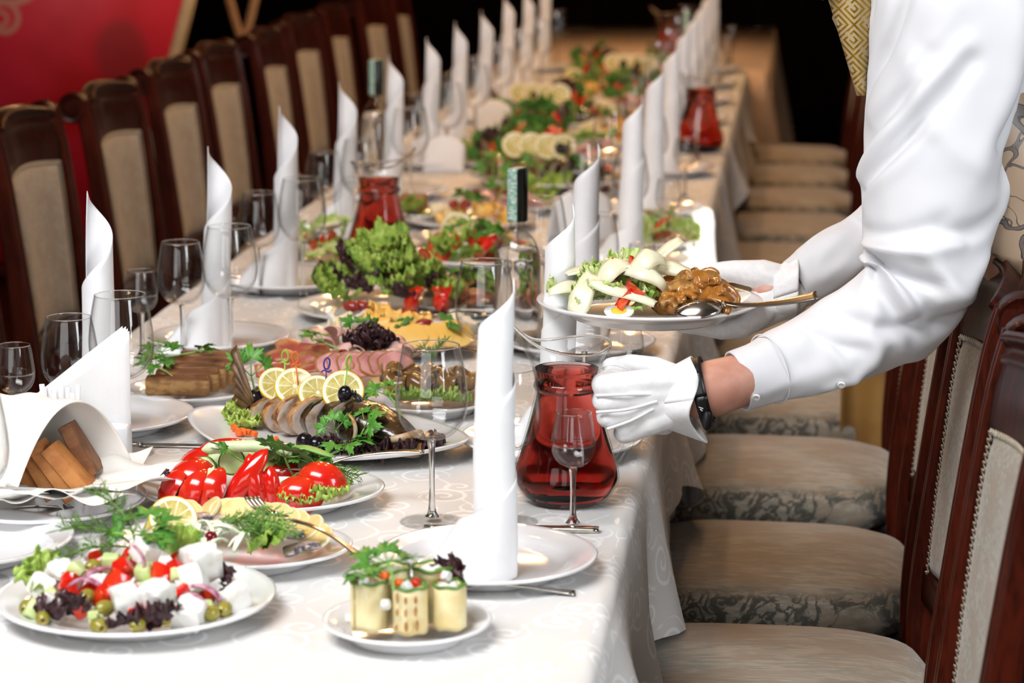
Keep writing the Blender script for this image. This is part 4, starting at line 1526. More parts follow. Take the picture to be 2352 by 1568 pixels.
def wrap(u, v):
    """the cloth: a hood arched over the bread, open to the right, its skirt spread and crumpled on the plate"""
    s = (v - 0.5) * 2                      # across the arch: -1 near skirt, 1 far skirt
    x = -0.425 + 0.195 * u
    if abs(s) < 0.62:
        a = s / 0.62 * pi * 0.56
        hgt = 0.098 + 0.012 * sin(3 * u)
        y = 0.125 + 0.073 * sin(a) / sin(pi * 0.56) * (0.85 + 0.15 * u)
        z = 0.776 + hgt * max(0, cos(a) + 0.18) / 1.18
        f = (s + 0.62) / 1.24
        x = -0.425 + (0.118 + 0.115 * f) * u
    else:
        k = (abs(s) - 0.62) / 0.38
        y = 0.125 + (1 if s > 0 else -1) * (0.073 + 0.062 * k)
        z = 0.777 + 0.010 * k + 0.006 * sin(u * 16 + 3 * s) * (0.3 + k)
        x += 0.08 * u * (1 if s < 0 else 0.6)
    z += 0.0025 * sin(u * 21 + v * 13)
    return (x, y, max(z, 0.768))
tag(obj('bread_cloth', sheet(wrap, 44, 70, 0.0012), CREAM), 'white linen cloth arched over the bread slices on a plate', 'cloth')
def under(u, v):
    a = 2 * pi * u
    r = 0.035 + v * (0.085 + 0.02 * sin(3 * a + 1) + 0.025 * exp(-((a - 0.25) / 0.4) ** 2))
    return (-0.270 + 1.15 * r * cos(a), 0.11 + r * sin(a) * 0.95, 0.772 + 0.014 * v * v + 0.006 * v * sin(9 * a + 4 * v))
tag(obj('bread_liner', sheet(under, 60, 8, 0.001), CREAM), 'crumpled linen liner spread on the plate below the bread slices', 'cloth')

lay()
HOLD = M('holder_ceramic', (0.83, 0.84, 0.86), 0.25)
nh = thing('napkin_holder', 'white ceramic holder with paper napkins and toothpicks', 'holder', (-0.272, 0.262, TZ))
obj('base', box(0.135, 0.055, 0.008, 0.003), HOLD, nh)
obj('front_block', box(0.040, 0.026, 0.062, 0.006, (0.046, -0.014, 0.006)), HOLD, nh)
obj('back_block', box(0.040, 0.020, 0.062, 0.006, (-0.046, -0.012, 0.006)), HOLD, nh)
PAPER = M('paper_napkin', (0.86, 0.86, 0.865), 0.85, (0.83, 0.83, 0.84), 12, bmp=(420, 0.25, 0.001))
def tri(k):
    A, B, C3 = Vector((-0.150, 0, 0.03)), Vector((0.055, 0, 0.012)), Vector((0.060, 0, 0.195))
    def fn(u, v):
        p = A.lerp(B, u)
        q = A.lerp(C3, u)
        r = p.lerp(q, v)
        return (r.x, 0.003 * sin(7 * r.x * 10 + k) * v + 0.010 * (v - 0.5) * (k - 2) * 0.4, r.z)
    return G().add(*sheet(fn, 14, 12, 0.0016)).mesh('paper_napkin')
FMT = [tri(k) for k in range(2)]
for k in range(5):
    o = obj('paper_napkin', FMT[k % 2], PAPER, loc=(-0.268 - 0.004 * k, 0.272 + 0.0045 * k, TZ + 0.002 * (k % 3)), rot=(0, 0, 0.02 * k))
    tag(o, 'white paper napkin folded to a triangle in the holder, %s from the front' % ORD[k].replace('nearest', 'first'), 'paper napkin', 'paper napkins in the holder')
for k in range(8):
    g = G().add(*box(0.0075, 0.0022, 0.072, 0.0008))
    o = obj('toothpick_sachet', g.mesh('toothpick_sachet'), PAPER, loc=(-0.330 + 0.0068 * k, 0.246 + 0.004 * (k % 3), TZ + 0.038 + 0.006 * ((k * 5) % 3)), rot=(RND.uniform(-.05, .05), 0.05 * (k - 4) * 0.5, RND.uniform(-.3, .3)))
    tag(o, 'white toothpick sachet standing in the napkin holder', 'toothpick', 'toothpick sachets')

# ================================================================ vegetable plate
def dill_tuft(items, where, group, sc=1.0, mats=None):
    for i, (p, r) in enumerate(items):
        piece('dill%d' % (i % 3), 'dill_sprig', 'green dill sprig ' + where, 'dill', p, r, sc, group, mats)
lay(-0.015, 0.203)
PV = 'on the vegetable plate'
LETB = M('light_lettuce', (0.34, 0.50, 0.06), 0.4, (0.52, 0.64, 0.16), 40, bmp=(120, 0.4))
plate(-0.015, 0.203, 0.165, 'oval white plate of sliced vegetables with a spring onion', 'serving plates', 0.80, name='vegetable_plate')
_o = OFF.copy()
lay()
UPZ = (0, -0.85, 0.5)
VP = [((-0.004, 0.060, 0.790), aim((0.55, 0.1, 0.85), (-0.3, -0.9, 0.3)), 1.05, 2), ((0.010, 0.058, 0.787), aim((-0.22, 0.15, 1), (0.2, -0.9, 0.3)), 0.95, 1), ((0.030, 0.060, 0.782), aim((-0.08, 0.12, 1), (0.1, -0.95, 0.2)), 0.80, 0), ((-0.030, 0.130, 0.812), aim((1, 0.1, -0.1), (0, -0.6, 0.8)), 1.0, 2), ((-0.065, 0.135, 0.800), aim((1, 0.2, 0.1), (0, -0.5, 0.8)), 0.9, 1)]
VP = [((p[0] + 0.011, p[1] - 0.048, p[2] + 0.010), r, q, k) if i < 3 else (p, r, q, k) for i, (p, r, q, k) in enumerate(VP)]
for i, (p, r, s, k) in enumerate(VP):
    piece('pep%d' % k, 'pepper_strip', ['tall bent red pepper strip at the front ', 'upright red pepper strip in the front middle ', 'short upright red pepper strip beside the tomato half ', 'arched red pepper strip at the back ', 'low red pepper strip at the back left '][i] + PV, 'pepper', p, r, s, 'pepper strips on the vegetable plate')
VT = [((0.066, 0.066, 0.772), aim((0, -0.9, 0.45), (1, 0.1, 0.15)), 'half', 1.0), ((0.092, 0.085, 0.785), aim((0.2, -0.7, 0.7), (1, 0, -0.3)), 'wedge2', 1.0), ((-0.080, 0.085, 0.778), aim((-0.5, -0.6, 0.65), (0.6, 0, 0.6)), 'wedge2', 1.15), ((-0.092, 0.070, 0.770), aim((-0.6, -0.7, 0.4), (0.3, 0, 0.9)), 'wedge2', 1.0),
      ((-0.044, 0.058, 0.776), aim((0.1, -0.95, 0.2), (0.35, 0, 1)), 'wedge', 1.12), ((-0.064, 0.056, 0.774), aim((-0.25, -0.95, 0.2), (0.35, 0, 1)), 'wedge', 1.12), ((-0.075, 0.120, 0.790), aim((-0.3, -0.3, 0.9), (0.9, 0, 0.3)), 'wedge2', 1.0), ((0.04, 0.10, 0.785), aim((0, -0.5, 0.9), (1, 0, 0)), 'wedge2', 1.0)]
VT = [((p[0] + 0.010, p[1] - 0.045, p[2] + 0.010), r, k, q) if i not in (6, 7) else (p, r, k, q) for i, (p, r, k, q) in enumerate(VT)]
for i, (p, r, k, s) in enumerate(VT):
    piece(k, 'tomato_wedge', 'red tomato wedge ' + PV, 'tomato', p, r, s, 'tomato wedges on the vegetable plate')
OFF[:] = _o
for i, p in enumerate([(-0.048, 0.185, 0.790), (-0.067, 0.195, 0.790), (-0.085, 0.180, 0.780), (-0.026, 0.112, 0.758), (0.044, 0.200, 0.790), (-0.030, 0.200, 0.796), (0.064, 0.205, 0.785), (-0.005, 0.19, 0.79)]):
    piece('cuc', 'cucumber_slice', 'green cucumber slice ' + PV, 'cucumber', p, (RND.uniform(0.6, 1.2), RND.uniform(-.4, .4), RND.uniform(-.5, .5)), 0.95, 'cucumber slices on the vegetable plate')
for i, (p, r, s) in enumerate([((0.052, 0.122, 0.752), (0.15, 0, pi + 0.2), 0.55), ((0.070, 0.128, 0.753), (0.2, 0.2, pi + 0.7), 0.6), ((0.088, 0.145, 0.757), (0.2, 0, 4.3), 0.6), ((0.062, 0.130, 0.760), (0.35, 0.2, pi - 0.2), 0.5), ((0.080, 0.160, 0.765), (0.3, 0, -1.0), 0.55),
                               ((0.078, 0.125, 0.760), (0.3, -0.3, pi + 1.0), 0.5), ((0.045, 0.120, 0.756), (0.2, 0.1, pi - 0.6), 0.45)]):
    piece('let%d' % (i % 3), 'frilly_lettuce_leaf', 'frilly light green lettuce leaf ' + PV, 'lettuce', p, r, s, 'lettuce on the vegetable plate', [LETB])
for i, (p, r) in enumerate([((-0.108, 0.128, 0.756), (0.6, 0, pi - 0.9)), ((-0.062, 0.112, 0.750), (0.2, 0, pi)), ((-0.112, 0.135, 0.765), (0.8, 0, 2.2))]):
    piece('pur%d' % i, 'purple_lettuce_leaf', 'purple frilled lettuce leaf ' + PV, 'lettuce', p, r, 0.5, 'purple lettuce on the vegetable plate')
so = thing('spring_onion', 'spring onion lying across the vegetable plate', 'spring onion', (-0.085, 0.172, 0.808), (0, 0, 0))
pth = spline([(0, 0, 0), (0.02, 0.002, 0.003), (0.07, 0.004, 0.006), (0.12, 0.0, 0.003)], 6)
obj('white_shaft', tube(pth, [0.001 + 0.007 * min(1, i / 4) for i in range(len(pth))], 12), M('spring_onion_white', (0.78, 0.84, 0.62), 0.3, (0.62, 0.74, 0.40), 20), so)
for k in range(3):
    pt = spline([(0.110, 0.003 * (k - 1), 0.004), (0.14, 0.006 * (k - 1), 0.006), (0.175, 0.012 * (k - 1), -0.002 - 0.003 * k)], 5)
    obj('leaf', tube(pt, [0.0042] * (len(pt) - 2) + [0.003, 0.001], 8, (0, 0, 1), 0.6), STEMG, so)
for k, (p, r, s, n) in enumerate([((0.028, 0.140, 0.800), (0.7, 0, 2.8), 1.0, 5), ((-0.045, 0.158, 0.798), (0.4, 0.2, 2.0), 0.85, 3), ((0.060, 0.175, 0.785), (0.1, 0, -0.6), 0.85, 5)]):
    parsley(['dark parsley over the pepper strips', 'parsley by the spring onion bulb', 'parsley at the green spring onion end'][k] + ' ' + PV, p, r, s, n=n, seed=k + 6)
dill_tuft([((0.0, 0.190, 0.790), (0.1 * k, -0.1 + 0.05 * k, -0.35 + 0.14 * k)) for k in range(6)] + [((0.060, 0.180, 0.785), (0.2, 0.2, -0.8 + 0.3 * k)) for k in range(3)], PV, 'dill on the vegetable plate', 0.9)
spoon('steel serving spoon whose handle leaves the vegetable plate to the right', (0.075, 0.205, 0.785), (0, radians(4), radians(186)))

# ================================================================ baked fish on a leaf-shaped platter
lay()
def leafplate(L, W):
    rs = [0.0, 0.3, 0.55, 0.75, 0.88, 0.97, 1.0]
    n = 72
    g = G()
    def pt(r, i, dz):
        a = 2 * pi * i / n
        c, s = cos(a), sin(a)
        x = L * c
        y = W * s * (1 - 0.32 * c * c)
        tip = abs(c) ** 3
        z = 0.008 + 0.016 * r ** 3 + 0.010 * tip * r ** 2
        return (x * r, y * r, z + dz)
    top = [[pt(r, i, 0) for i in range(n)] for r in rs]
    rim = [[tuple(p) for p in [pt(1.006, i, -0.002) for i in range(n)]]]
    bot = [[pt(r, i, -0.006) for i in range(n)] for r in (0.97, 0.75, 0.55)]
    ft = [[(pt(0.5, i, 0)[0], pt(0.5, i, 0)[1], 0.0) for i in range(n)], [(0, 0, 0)] * n]
    g.add(*loft(top + rim + bot + ft, caps=False))
    return g
tag(obj('fish_platter', leafplate(0.228, 0.155), CHINA, loc=(0.035, 0.425, TZ), rot=(0, 0, radians(-22))), 'leaf shaped white platter with pointed ends under the baked fish', 'plate', 'serving plates')
FX = radians(-33)
fish = thing('baked_fish', 'whole baked fish cut in slices, dark head to the right', 'fish', (0.028, 0.440, 0.762), (0, 0, FX), None, (1.0, 1.12, 1.12))
FL = [(-0.175, 0.012, 0.012), (-0.150, 0.016, 0.014), (-0.12, 0.026, 0.019), (-0.08, 0.036, 0.0245), (-0.03, 0.041, 0.028), (0.03, 0.042, 0.0295), (0.07, 0.041, 0.030), (0.11, 0.036, 0.028), (0.145, 0.029, 0.022), (0.172, 0.021, 0.015)]
def fsec(x):
    for (a, w0, h0), (b, w1, h1) in zip(FL, FL[1:]):
        if x <= b:
            t = (x - a) / (b - a)
            return w0 + (w1 - w0) * t, h0 + (h1 - h0) * t
    return FL[-1][1], FL[-1][2]
def fring(x, k=1.0, n=22, seed=0.0):
    w, h = fsec(x)
    r = []
    for i in range(n):
        a = 2 * pi * i / n
        q = 1 + 0.07 * noise.noise(Vector((cos(a) * 2.5, sin(a) * 2.5, x * 45 + seed)))
        r.append((x, w * k * q * cos(a), h * (1 + k * q * sin(a)) - 0.002))
    return r
segs = [-0.125, -0.092, -0.060, -0.030, 0.0, 0.030, 0.062]
for i in range(6):
    x0, x1 = segs[i] + 0.006, segs[i + 1] - 0.005
    rr = [fring(x0, 0.90), fring(x0, 0.97), fring(x0 + 0.003, 1.0)] + [fring(x0 + (x1 - x0) * t, 1.0) for t in (0.35, 0.65)] + [fring(x1 - 0.003, 1.0), fring(x1, 0.97), fring(x1, 0.90)]
    v, f = loft(rr)
    nf = len(f)
    mi = []
    for k, ff in enumerate(f):
        ring = k // 22
        if k >= nf - 2 or ring in (0, 6):
            mi.append(1)
        else:
            zc = sum(v[q][2] for q in ff) / len(ff)
            mi.append(2 if i >= 4 else 0)
    g = G().add(v, f, mi)
    o = obj('body_slice', g.mesh('body_slice', sharp=45), [ROAST, FLESHF, SKINF], fish)
    o.matrix_local = Matrix.Translation(((x0 + x1) / 2, -0.004 + 0.003 * (i % 2), 0)) @ Matrix.Rotation(radians(-20 + 3 * (i % 3)), 4, 'Z') @ Matrix.Rotation(radians([6, 10, 4, 9, 5, 2][i]), 4, 'Y') @ Matrix.Translation((-(x0 + x1) / 2, 0, 0))
hr = [fring(x, 1.0) for x in (0.066, 0.075, 0.09, 0.105, 0.12, 0.135, 0.148, 0.160, 0.168)]
hd2 = obj('head', loft(hr), SKINF, fish)
jaw = M('fish_jaw', (0.42, 0.21, 0.06), 0.3, (0.55, 0.42, 0.28), 60, bmp=(90, 0.5))
for s, zz in ((1, 0.020), (-1, 0.008)):
    pts = [(0.152, -0.021, zz), (0.168, -0.019, zz + 0.003 * s), (0.180, 0.0, zz + 0.007 * s), (0.168, 0.019, zz + 0.003 * s), (0.152, 0.021, zz)]
    obj('jaw', tube(spline(pts, 5), 0.0052, 8), jaw, hd2)
obj('eye', ball(0.006, 0.003, 0.006), M('fish_eye', (0.70, 0.66, 0.55), 0.3), hd2, loc=(0.132, -0.030, 0.032))
def gill(u, v):
    a = -1.2 + 2.4 * v
    return (0.085 + 0.018 * cos(a) + 0.008 * u, -0.041 - 0.003 * sin(pi * u), 0.029 + 0.020 * sin(a))
obj('gill_cover', sheet(gill, 3, 12, 0.003), jaw, hd2)
def tailf(u, v):
    a = (v - 0.5) * 1.5
    r = 0.012 + 0.058 * u * (1 - 0.16 * cos((v - 0.5) * 6.28))
    return (-0.130 - r * cos(a), 0.003 * sin(v * 40) * u + 0.01 * u, 0.022 + r * sin(a) + 0.022 * u)
obj('tail_fin', sheet(tailf, 8, 40, 0.002), M('fish_fin', (0.16, 0.085, 0.03), 0.45, (0.09, 0.045, 0.015), 50), fish)
def dors(u, v):
    x = 0.060 + 0.03 * u
    w, h = fsec(x)
    return (x - 0.012 * v, 0.002 * sin(u * 30), 2 * h - 0.006 + 0.016 * v * sin(pi * u) ** 0.4 * (0.8 + 0.2 * sin(u * 25)))
obj('dorsal_fin', sheet(dors, 20, 4, 0.0015), SKINF, fish)

def fw(lx, ly):
    return (0.028 + lx * cos(FX) - ly * sin(FX), 0.440 + lx * sin(FX) + ly * cos(FX))
pickcol = [0, 1, 2, 0]
LEM = [(-0.051, 0.500, 0.824), (-0.018, 0.468, 0.829), (0.021, 0.440, 0.826), (0.063, 0.412, 0.836)]
for i, (wx, wy, zt) in enumerate(LEM):
    piece('lemon', 'lemon_slice', 'lemon slice skewered on the fish, %s from the tail' % ['first', 'second', 'third', 'fourth'][i], 'lemon', (wx, wy, zt), aim((1, [0.5, 0.35, 0.4, 0.1][i], [0.10, 0.22, 0.12, 0.02][i]), (-0.1, -0.85, [0.50, 0.55, 0.55, 0.42][i])), [0.98, 1.05, 1.0, 1.08][i], 'lemon slices on the fish')
    if i in (1, 3):
        piece('bolive', 'black_olive', 'black olive on a cocktail pick by the %s lemon slice' % ['first', 'second', 'third', 'fourth'][i], 'olive', (wx + [0, 0.024, 0, 0.005][i], wy - 0.014, zt - 0.001), (0.2, 0.2, 0), [0.75, 0.85, 1, 1.0][i], 'black olives on picks')
    g = G()
    g.add(*tube([(0, 0, -0.045), (0, 0, 0.020)], 0.0011, 6))
    loop = [(0.0048 * sin(2 * pi * k / 20), 0, 0.0315 - 0.0085 * cos(2 * pi * k / 20)) for k in range(21)]
    g.add(*tube(loop, 0.0012, 6, (0, 1, 0)))
    g.add(*tube([(-0.008, 0, 0.019), (-0.004, 0, 0.022), (0.004, 0, 0.018), (0.008, 0, 0.021)], 0.0012, 6))
    tag(obj('cocktail_pick', g, PKG[pickcol[i]], loc=(wx + [0.012, 0.004, 0.012, 0.004][i], wy - 0.002, zt + 0.014), rot=(radians(10), radians([4, -6, 0, 3][i]), 0.3 * i)),
        '%s plastic cocktail pick on the fish, %s from the tail' % (['light green', 'orange', 'blue', 'light green'][i], ['first', 'second', 'third', 'fourth'][i]), 'pick', 'cocktail picks')
for i, p in enumerate([(-0.092, 0.535, 0.793), (-0.090, 0.505, 0.776), (0.020, 0.345, 0.774), (0.038, 0.328, 0.774), (0.062, 0.33, 0.774), (-0.080, 0.53, 0.782)]):
    piece('bolive', 'black_olive', ['upper black olive on the lettuce by the fish tail', 'lower black olive on the lettuce by the fish tail', 'black olive before the fish body, left one', 'black olive before the fish body, middle one', 'black olive before the fish body, right one', 'black olive against the first fish slice'][i], 'olive', p, R3(0.6), 1.25, 'black olives on the fish platter')
for i in range(16):
    px = [(-0.130, 0.515), (-0.128, 0.535), (-0.101, 0.438), (-0.095, 0.430), (-0.088, 0.428), (-0.084, 0.418), (-0.09, 0.412), (-0.078, 0.422), (-0.067, 0.410), (-0.028, 0.377), (-0.016, 0.351), (-0.024, 0.350), (-0.030, 0.365), (-0.135, 0.525), (0.13, 0.30), (-0.105, 0.448)][i]
    piece('cdice', 'carrot_dice', 'orange carrot dice strewn on the fish platter', 'carrot', (px[0], px[1], 0.770), R3(0.3), 1.0, 'carrot dice on the fish platter')
for i, (p, r, s) in enumerate([((-0.095, 0.500, 0.762), (0.1, 0, 2.5), 0.72), ((-0.085, 0.482, 0.764), (0.15, 0.2, pi), 0.66), ((-0.100, 0.520, 0.766), (0.25, 0, 1.9), 0.72), ((-0.092, 0.49, 0.77), (0.3, -0.2, 2.9), 0.6)]):
    piece('let%d' % (i % 3), 'frilly_lettuce_leaf', 'frilly lettuce leaf below the black olives on the fish platter', 'lettuce', p, r, s, 'lettuce on the fish platter', [LETB])
for i, (p, r, s) in enumerate([((0.100, 0.345, 0.762), (0.1, 0, pi), 0.85), ((0.140, 0.335, 0.762), (0.1, 0, pi + 0.5), 0.85), ((0.175, 0.355, 0.764), (0.1, 0, -1.4), 0.9), ((0.125, 0.325, 0.762), (0.05, 0, pi + 0.2), 0.85), ((0.080, 0.345, 0.764), (0.2, 0, pi - 0.4), 0.7)]):
    piece('pur%d' % (i % 3), 'purple_lettuce_leaf', 'dark purple lettuce leaf around the fish head', 'lettuce', p, r, s, 'purple lettuce around the fish head')
BRPARS = M('bright_parsley', (0.065, 0.24, 0.022), 0.4, (0.10, 0.30, 0.035), 50, bmp=(200, 0.3))
for k, (p, r, s, n) in enumerate([((0.112, 0.350, 0.792), (0.9, 0.2, -1.1), 1.05, 3), ((0.062, 0.355, 0.790), (1.1, -0.2, 0.3), 0.8, 3), ((0.092, 0.300, 0.772), (0.3, 0, -1.9), 1.05, 5), ((-0.112, 0.590, 0.812), (1.0, 0, 0.5), 1.2, 3), ((0.115, 0.500, 0.800), (0.3, 0, 0.6), 1.1, 3)]):
    parsley(['parsley sprig leaning on the fish head', 'thin parsley sprig standing before the fish slices', 'broad parsley sprig in front of the fish gill', 'parsley sprig rising at the fish tail', 'parsley sprig behind the fish back'][k], p, r, s, n=n, seed=k + 12, mat=BRPARS)

# ================================================================ rye bread
lay(-0.256, 0.815, 0.022)
PR_ = 'on the rye bread plate'
plate(-0.256, 0.815, 0.100, 'small white plate with dark rye bread', 'serving plates', name='rye_plate')
FM['rye'] = (lambda g: g.mesh('rye_slice', sharp=50))(G().add(*(lambda vf: (vf[0], vf[1], [0 if (sum(vf[0][i][2] for i in f) / len(f) > 0.0185) else 1 for f in vf[1]]))(box(0.072, 0.022, 0.036, 0.004))))
SLOT['rye'] = [RYE, RYEC]
for i in range(5):
    piece('rye', 'rye_bread_slice', 'dark rye bread slice %s from the front on the small plate' % ORD[i].replace('nearest', 'first'), 'bread', (-0.262 + 0.007 * i + 0.002 * (i % 2), 0.752 + 0.026 * i, 0.758), (radians(8), 0, radians(6 + 3 * (i % 2))), (1.35, 1.1, 0.8 + 0.13 * i), 'rye bread slices')
for k, (p, r, s) in enumerate([((-0.300, 0.76, 0.790), (0.2, 0, 1.2), 0.95), ((-0.300, 0.80, 0.805), (0.3, 0, 0.6), 0.9), ((-0.245, 0.80, 0.805), (-0.1, 0, -1.2), 0.95)]):
    parsley(['parsley sprig at the front left of the rye bread', 'parsley sprig at the back left of the rye bread', 'parsley sprig lying on top of the rye bread'][k], p, r, s, n=5 if k < 2 else 3, seed=k + 20)

# ================================================================ cold meats
lay(-0.055, 0.965)
PM = 'on the cold meat plate'
plate(-0.055, 0.965, 0.148, 'white plate of ham and smoked meats behind the fish', 'serving plates', name='meat_plate')
for i in range(7):
    piece('ham%d' % (i % 3), 'ham_slice', 'pink ham slice in the overlapping row ' + PM, 'ham', (-0.035 + 0.0155 * i, 0.880 + 0.004 * i, 0.784), (radians(58), radians(12), radians(14 + 3 * i)), 0.78, 'ham slices in a row')
for i, p in enumerate([(-0.075, 0.985, 0.800), (-0.045, 0.995, 0.802), (-0.015, 1.000, 0.798), (0.05, 0.985, 0.788), (0.055, 0.94, 0.785), (-0.02, 0.935, 0.79), (0.07, 0.96, 0.785)]):
    piece('hamf%d' % (i % 3), 'folded_ham', 'pale folded ham slice ' + PM, 'ham', p, (RND.uniform(-.4, .4), RND.uniform(-.6, .2), RND.uniform(-1, 1)), 1.0, 'folded ham slices')
for i, p in enumerate([(-0.125, 0.930, 0.782), (-0.110, 0.950, 0.790), (-0.100, 0.900, 0.778), (-0.075, 0.905, 0.783), (-0.060, 0.890, 0.778), (-0.085, 0.925, 0.790), (-0.115, 0.970, 0.79), (-0.13, 0.895, 0.772), (-0.05, 0.915, 0.785)]):
    piece('bac%d' % (i % 3), 'smoked_meat_slice', 'dark red smoked meat slice ' + PM, 'meat', p, (radians(35) + RND.uniform(-.3, .3), RND.uniform(-.3, .3), RND.uniform(-.6, .6)), 1.0, 'smoked meat slices')
for i in range(6):
    a = i * 1.05
    piece('pur%d' % (i % 3), 'purple_lettuce_leaf', 'dark purple lettuce leaf of the rosette ' + PM, 'lettuce', (0.010 + 0.008 * cos(a), 0.955 + 0.008 * sin(a), 0.792), (0.9, 0, a), 0.82, 'purple lettuce rosette')
piece('berry', 'cranberry', 'dark red cranberry below the purple rosette ' + PM, 'berry', (-0.025, 0.900, 0.797), (0, 0, 0), 1.4)
parsley('parsley sprig lying left of the purple rosette on the cold meats', (-0.060, 0.915, 0.802), (0.2, 0, 1.4), 1.1, n=3, seed=30)
parsley('parsley leaf standing behind the purple rosette', (-0.010, 0.975, 0.815), (0.8, 0, 0.3), 0.9, n=3, seed=31)
spoon('steel serving spoon lying at the right of the cold meat plate', (0.085, 0.985, 0.785), (0, radians(4), radians(150)))

# ================================================================ brown stuffed aubergines behind the near wine glass
lay(0.135, 0.775, 0.022)
PA = 'on the aubergine plate'
plate(0.135, 0.775, 0.095, 'white plate of brown aubergine rolls behind the nearest wine glass', 'serving plates', name='aubergine_plate')
AUB = M('aubergine', (0.16, 0.075, 0.022), 0.22, (0.30, 0.17, 0.06), 45, coat=0.4)
for i, (dx, dy) in enumerate([(-0.05, -0.03), (-0.035, 0.01), (-0.01, -0.035), (0.01, 0.005), (0.035, -0.02), (0.05, 0.02), (-0.06, 0.02), (0.0, 0.04)]):
    piece('roll%d' % (i % 3), 'aubergine_roll', 'brown glossy aubergine roll ' + PA, 'aubergine', (0.135 + dx, 0.775 + dy, 0.785), (RND.uniform(-.3, .3), RND.uniform(-.4, .4), RND.uniform(0, 6)), 1.25, 'aubergine rolls', [AUB])
for i in range(5):
    piece('tuft%d' % (i % 3), 'lettuce_leaf', 'green lettuce leaf under the aubergine rolls', 'lettuce', (0.10 + 0.02 * i, 0.725 + 0.006 * (i % 2), 0.762), (0.3, 0, pi + RND.uniform(-.4, .4)), 0.5, 'lettuce under the aubergines')
dill_tuft([((0.14, 0.76, 0.815), (0, -0.9 + 0.3 * k, k)) for k in range(3)], PA, 'dill on the aubergines', 0.6)

# ================================================================ cheese plate
lay(-0.018, 1.305)
PC = 'on the cheese plate'
plate(-0.018, 1.305, 0.160, 'white plate of cheeses with halved grapes', 'serving plates', name='cheese_plate')
for i, p in enumerate([(-0.100, 1.250, 0.786), (-0.082, 1.235, 0.788), (-0.062, 1.215, 0.786), (-0.09, 1.215, 0.780), (-0.048, 1.24, 0.79), (-0.11, 1.28, 0.785)]):
    piece('cbar', 'white_cheese_slice', 'white cheese slice ' + PC, 'cheese', p, (radians(20), RND.uniform(-.5, .5), RND.uniform(-1, 1)), (0.5, 1.1, 1.35), 'white cheese slices', [CHEP if i % 2 else FETA])
for i, p in enumerate([(-0.030, 1.225, 0.795), (-0.012, 1.218, 0.792), (0.000, 1.240, 0.800), (-0.022, 1.250, 0.806), (0.018, 1.240, 0.795), (0.035, 1.245, 0.792), (0.05, 1.255, 0.790), (-0.02, 1.195, 0.78)]):
    piece('roll%d' % (i % 3), 'yellow_cheese_curl', 'curled yellow cheese slice ' + PC, 'cheese', p, (RND.uniform(-.3, .3), RND.uniform(-.5, .5), RND.uniform(0.8, 2.2)), 1.05, 'yellow cheese curls')
for i in range(9):
    piece('pot%d' % (i % 3), 'yellow_cheese_slice', 'flat yellow cheese slice in the fan ' + PC, 'cheese', (0.005 + 0.0135 * i, 1.175 + 0.006 * abs(i - 3), 0.778), (radians(48), radians(10), radians(4 * i - 14)), (1.35, 1.35, 0.6), 'yellow cheese fan', [CHEY, CHEY])
for i, p in enumerate([(0.105, 1.285, 0.785), (0.125, 1.275, 0.782), (0.115, 1.25, 0.78), (0.095, 1.30, 0.785), (0.135, 1.25, 0.778)]):
    piece('cbar', 'blue_cheese_block', 'blue veined cheese block ' + PC, 'cheese', p, (0.2, 0.1, RND.uniform(-.8, .8)), 0.95, 'blue cheese blocks')
for i, p in enumerate([(-0.070, 1.255, 0.812), (-0.045, 1.175, 0.778), (0.025, 1.265, 0.800), (0.062, 1.205, 0.793), (-0.055, 1.262, 0.812)]):
    piece('grape', 'grape_half', 'halved red grape ' + PC, 'grape', p, (0.2, 0, RND.uniform(-.4, .4)), 1.1, 'grape halves on the cheese')
for i, (p, r) in enumerate([((0.012, 1.185, 0.79), (0.3, 0.2, -0.9)), ((0.112, 1.215, 0.792), (0.3, 0, 0.95)), ((0.125, 1.19, 0.785), (0.2, 0, 0.8))]):
    piece('flat%d' % i, 'basil_leaf', 'dark green basil leaf ' + PC, 'basil leaf', p, r, (0.28, 0.75, 0.5), 'basil leaves on the cheese', [PARS])
spoon('steel serving spoon across the right of the cheese plate', (0.088, 1.255, 0.800), (0, radians(5), radians(132)))

# ================================================================ mixed leaf salad
lay(-0.08, 1.61)
PS = 'on the heaped leaf salad'
plate(-0.080, 1.610, 0.160, 'white plate heaped with green and purple leaf salad', 'serving plates', name='leaf_salad_plate')
rs = random.Random(5)
for i in range(64):
    a = rs.uniform(0, 6.28)
    q = sqrt(rs.random())
    x, y = -0.080 + 0.112 * q * cos(a), 1.605 + 0.10 * q * sin(a)
    z = 0.768 + 0.105 * (1 - q ** 1.6) * rs.uniform(0.7, 1.0)
    pur = rs.random() < 0.33
    k = ('pur%d' if pur else rs.choice(['let%d', 'tuft%d', 'flat%d'])) % rs.randrange(3)
    piece(k, 'salad_leaf', ('dark purple' if pur else 'ruffled green') + ' salad leaf ' + PS, 'salad leaf', (x, y, z), (rs.uniform(-0.2, 1.1), rs.uniform(-.5, .5), a - pi / 2 + rs.uniform(-.7, .7)), rs.uniform(0.6, 0.95),
          'purple leaves in the heap' if pur else 'green leaves in the heap')
for i, p in enumerate([(0.000, 1.535, 0.775), (0.03, 1.56, 0.772), (-0.02, 1.525, 0.772), (-0.06, 1.56, 0.83), (0.045, 1.575, 0.775), (0.0, 1.57, 0.84)]):
    piece('wedge', 'tomato_wedge', 'red tomato wedge ' + PS, 'tomato', p, R3(0.7), 0.95, 'tomato wedges in the leaf salad')

# ================================================================ the dishes farther down the table
def farplate(x, y, R, desc, i, sy=1.0):
    plate(x, y, R, 'white plate with %s, %s' % (desc, i), 'serving plates', sy, name='serving_plate')


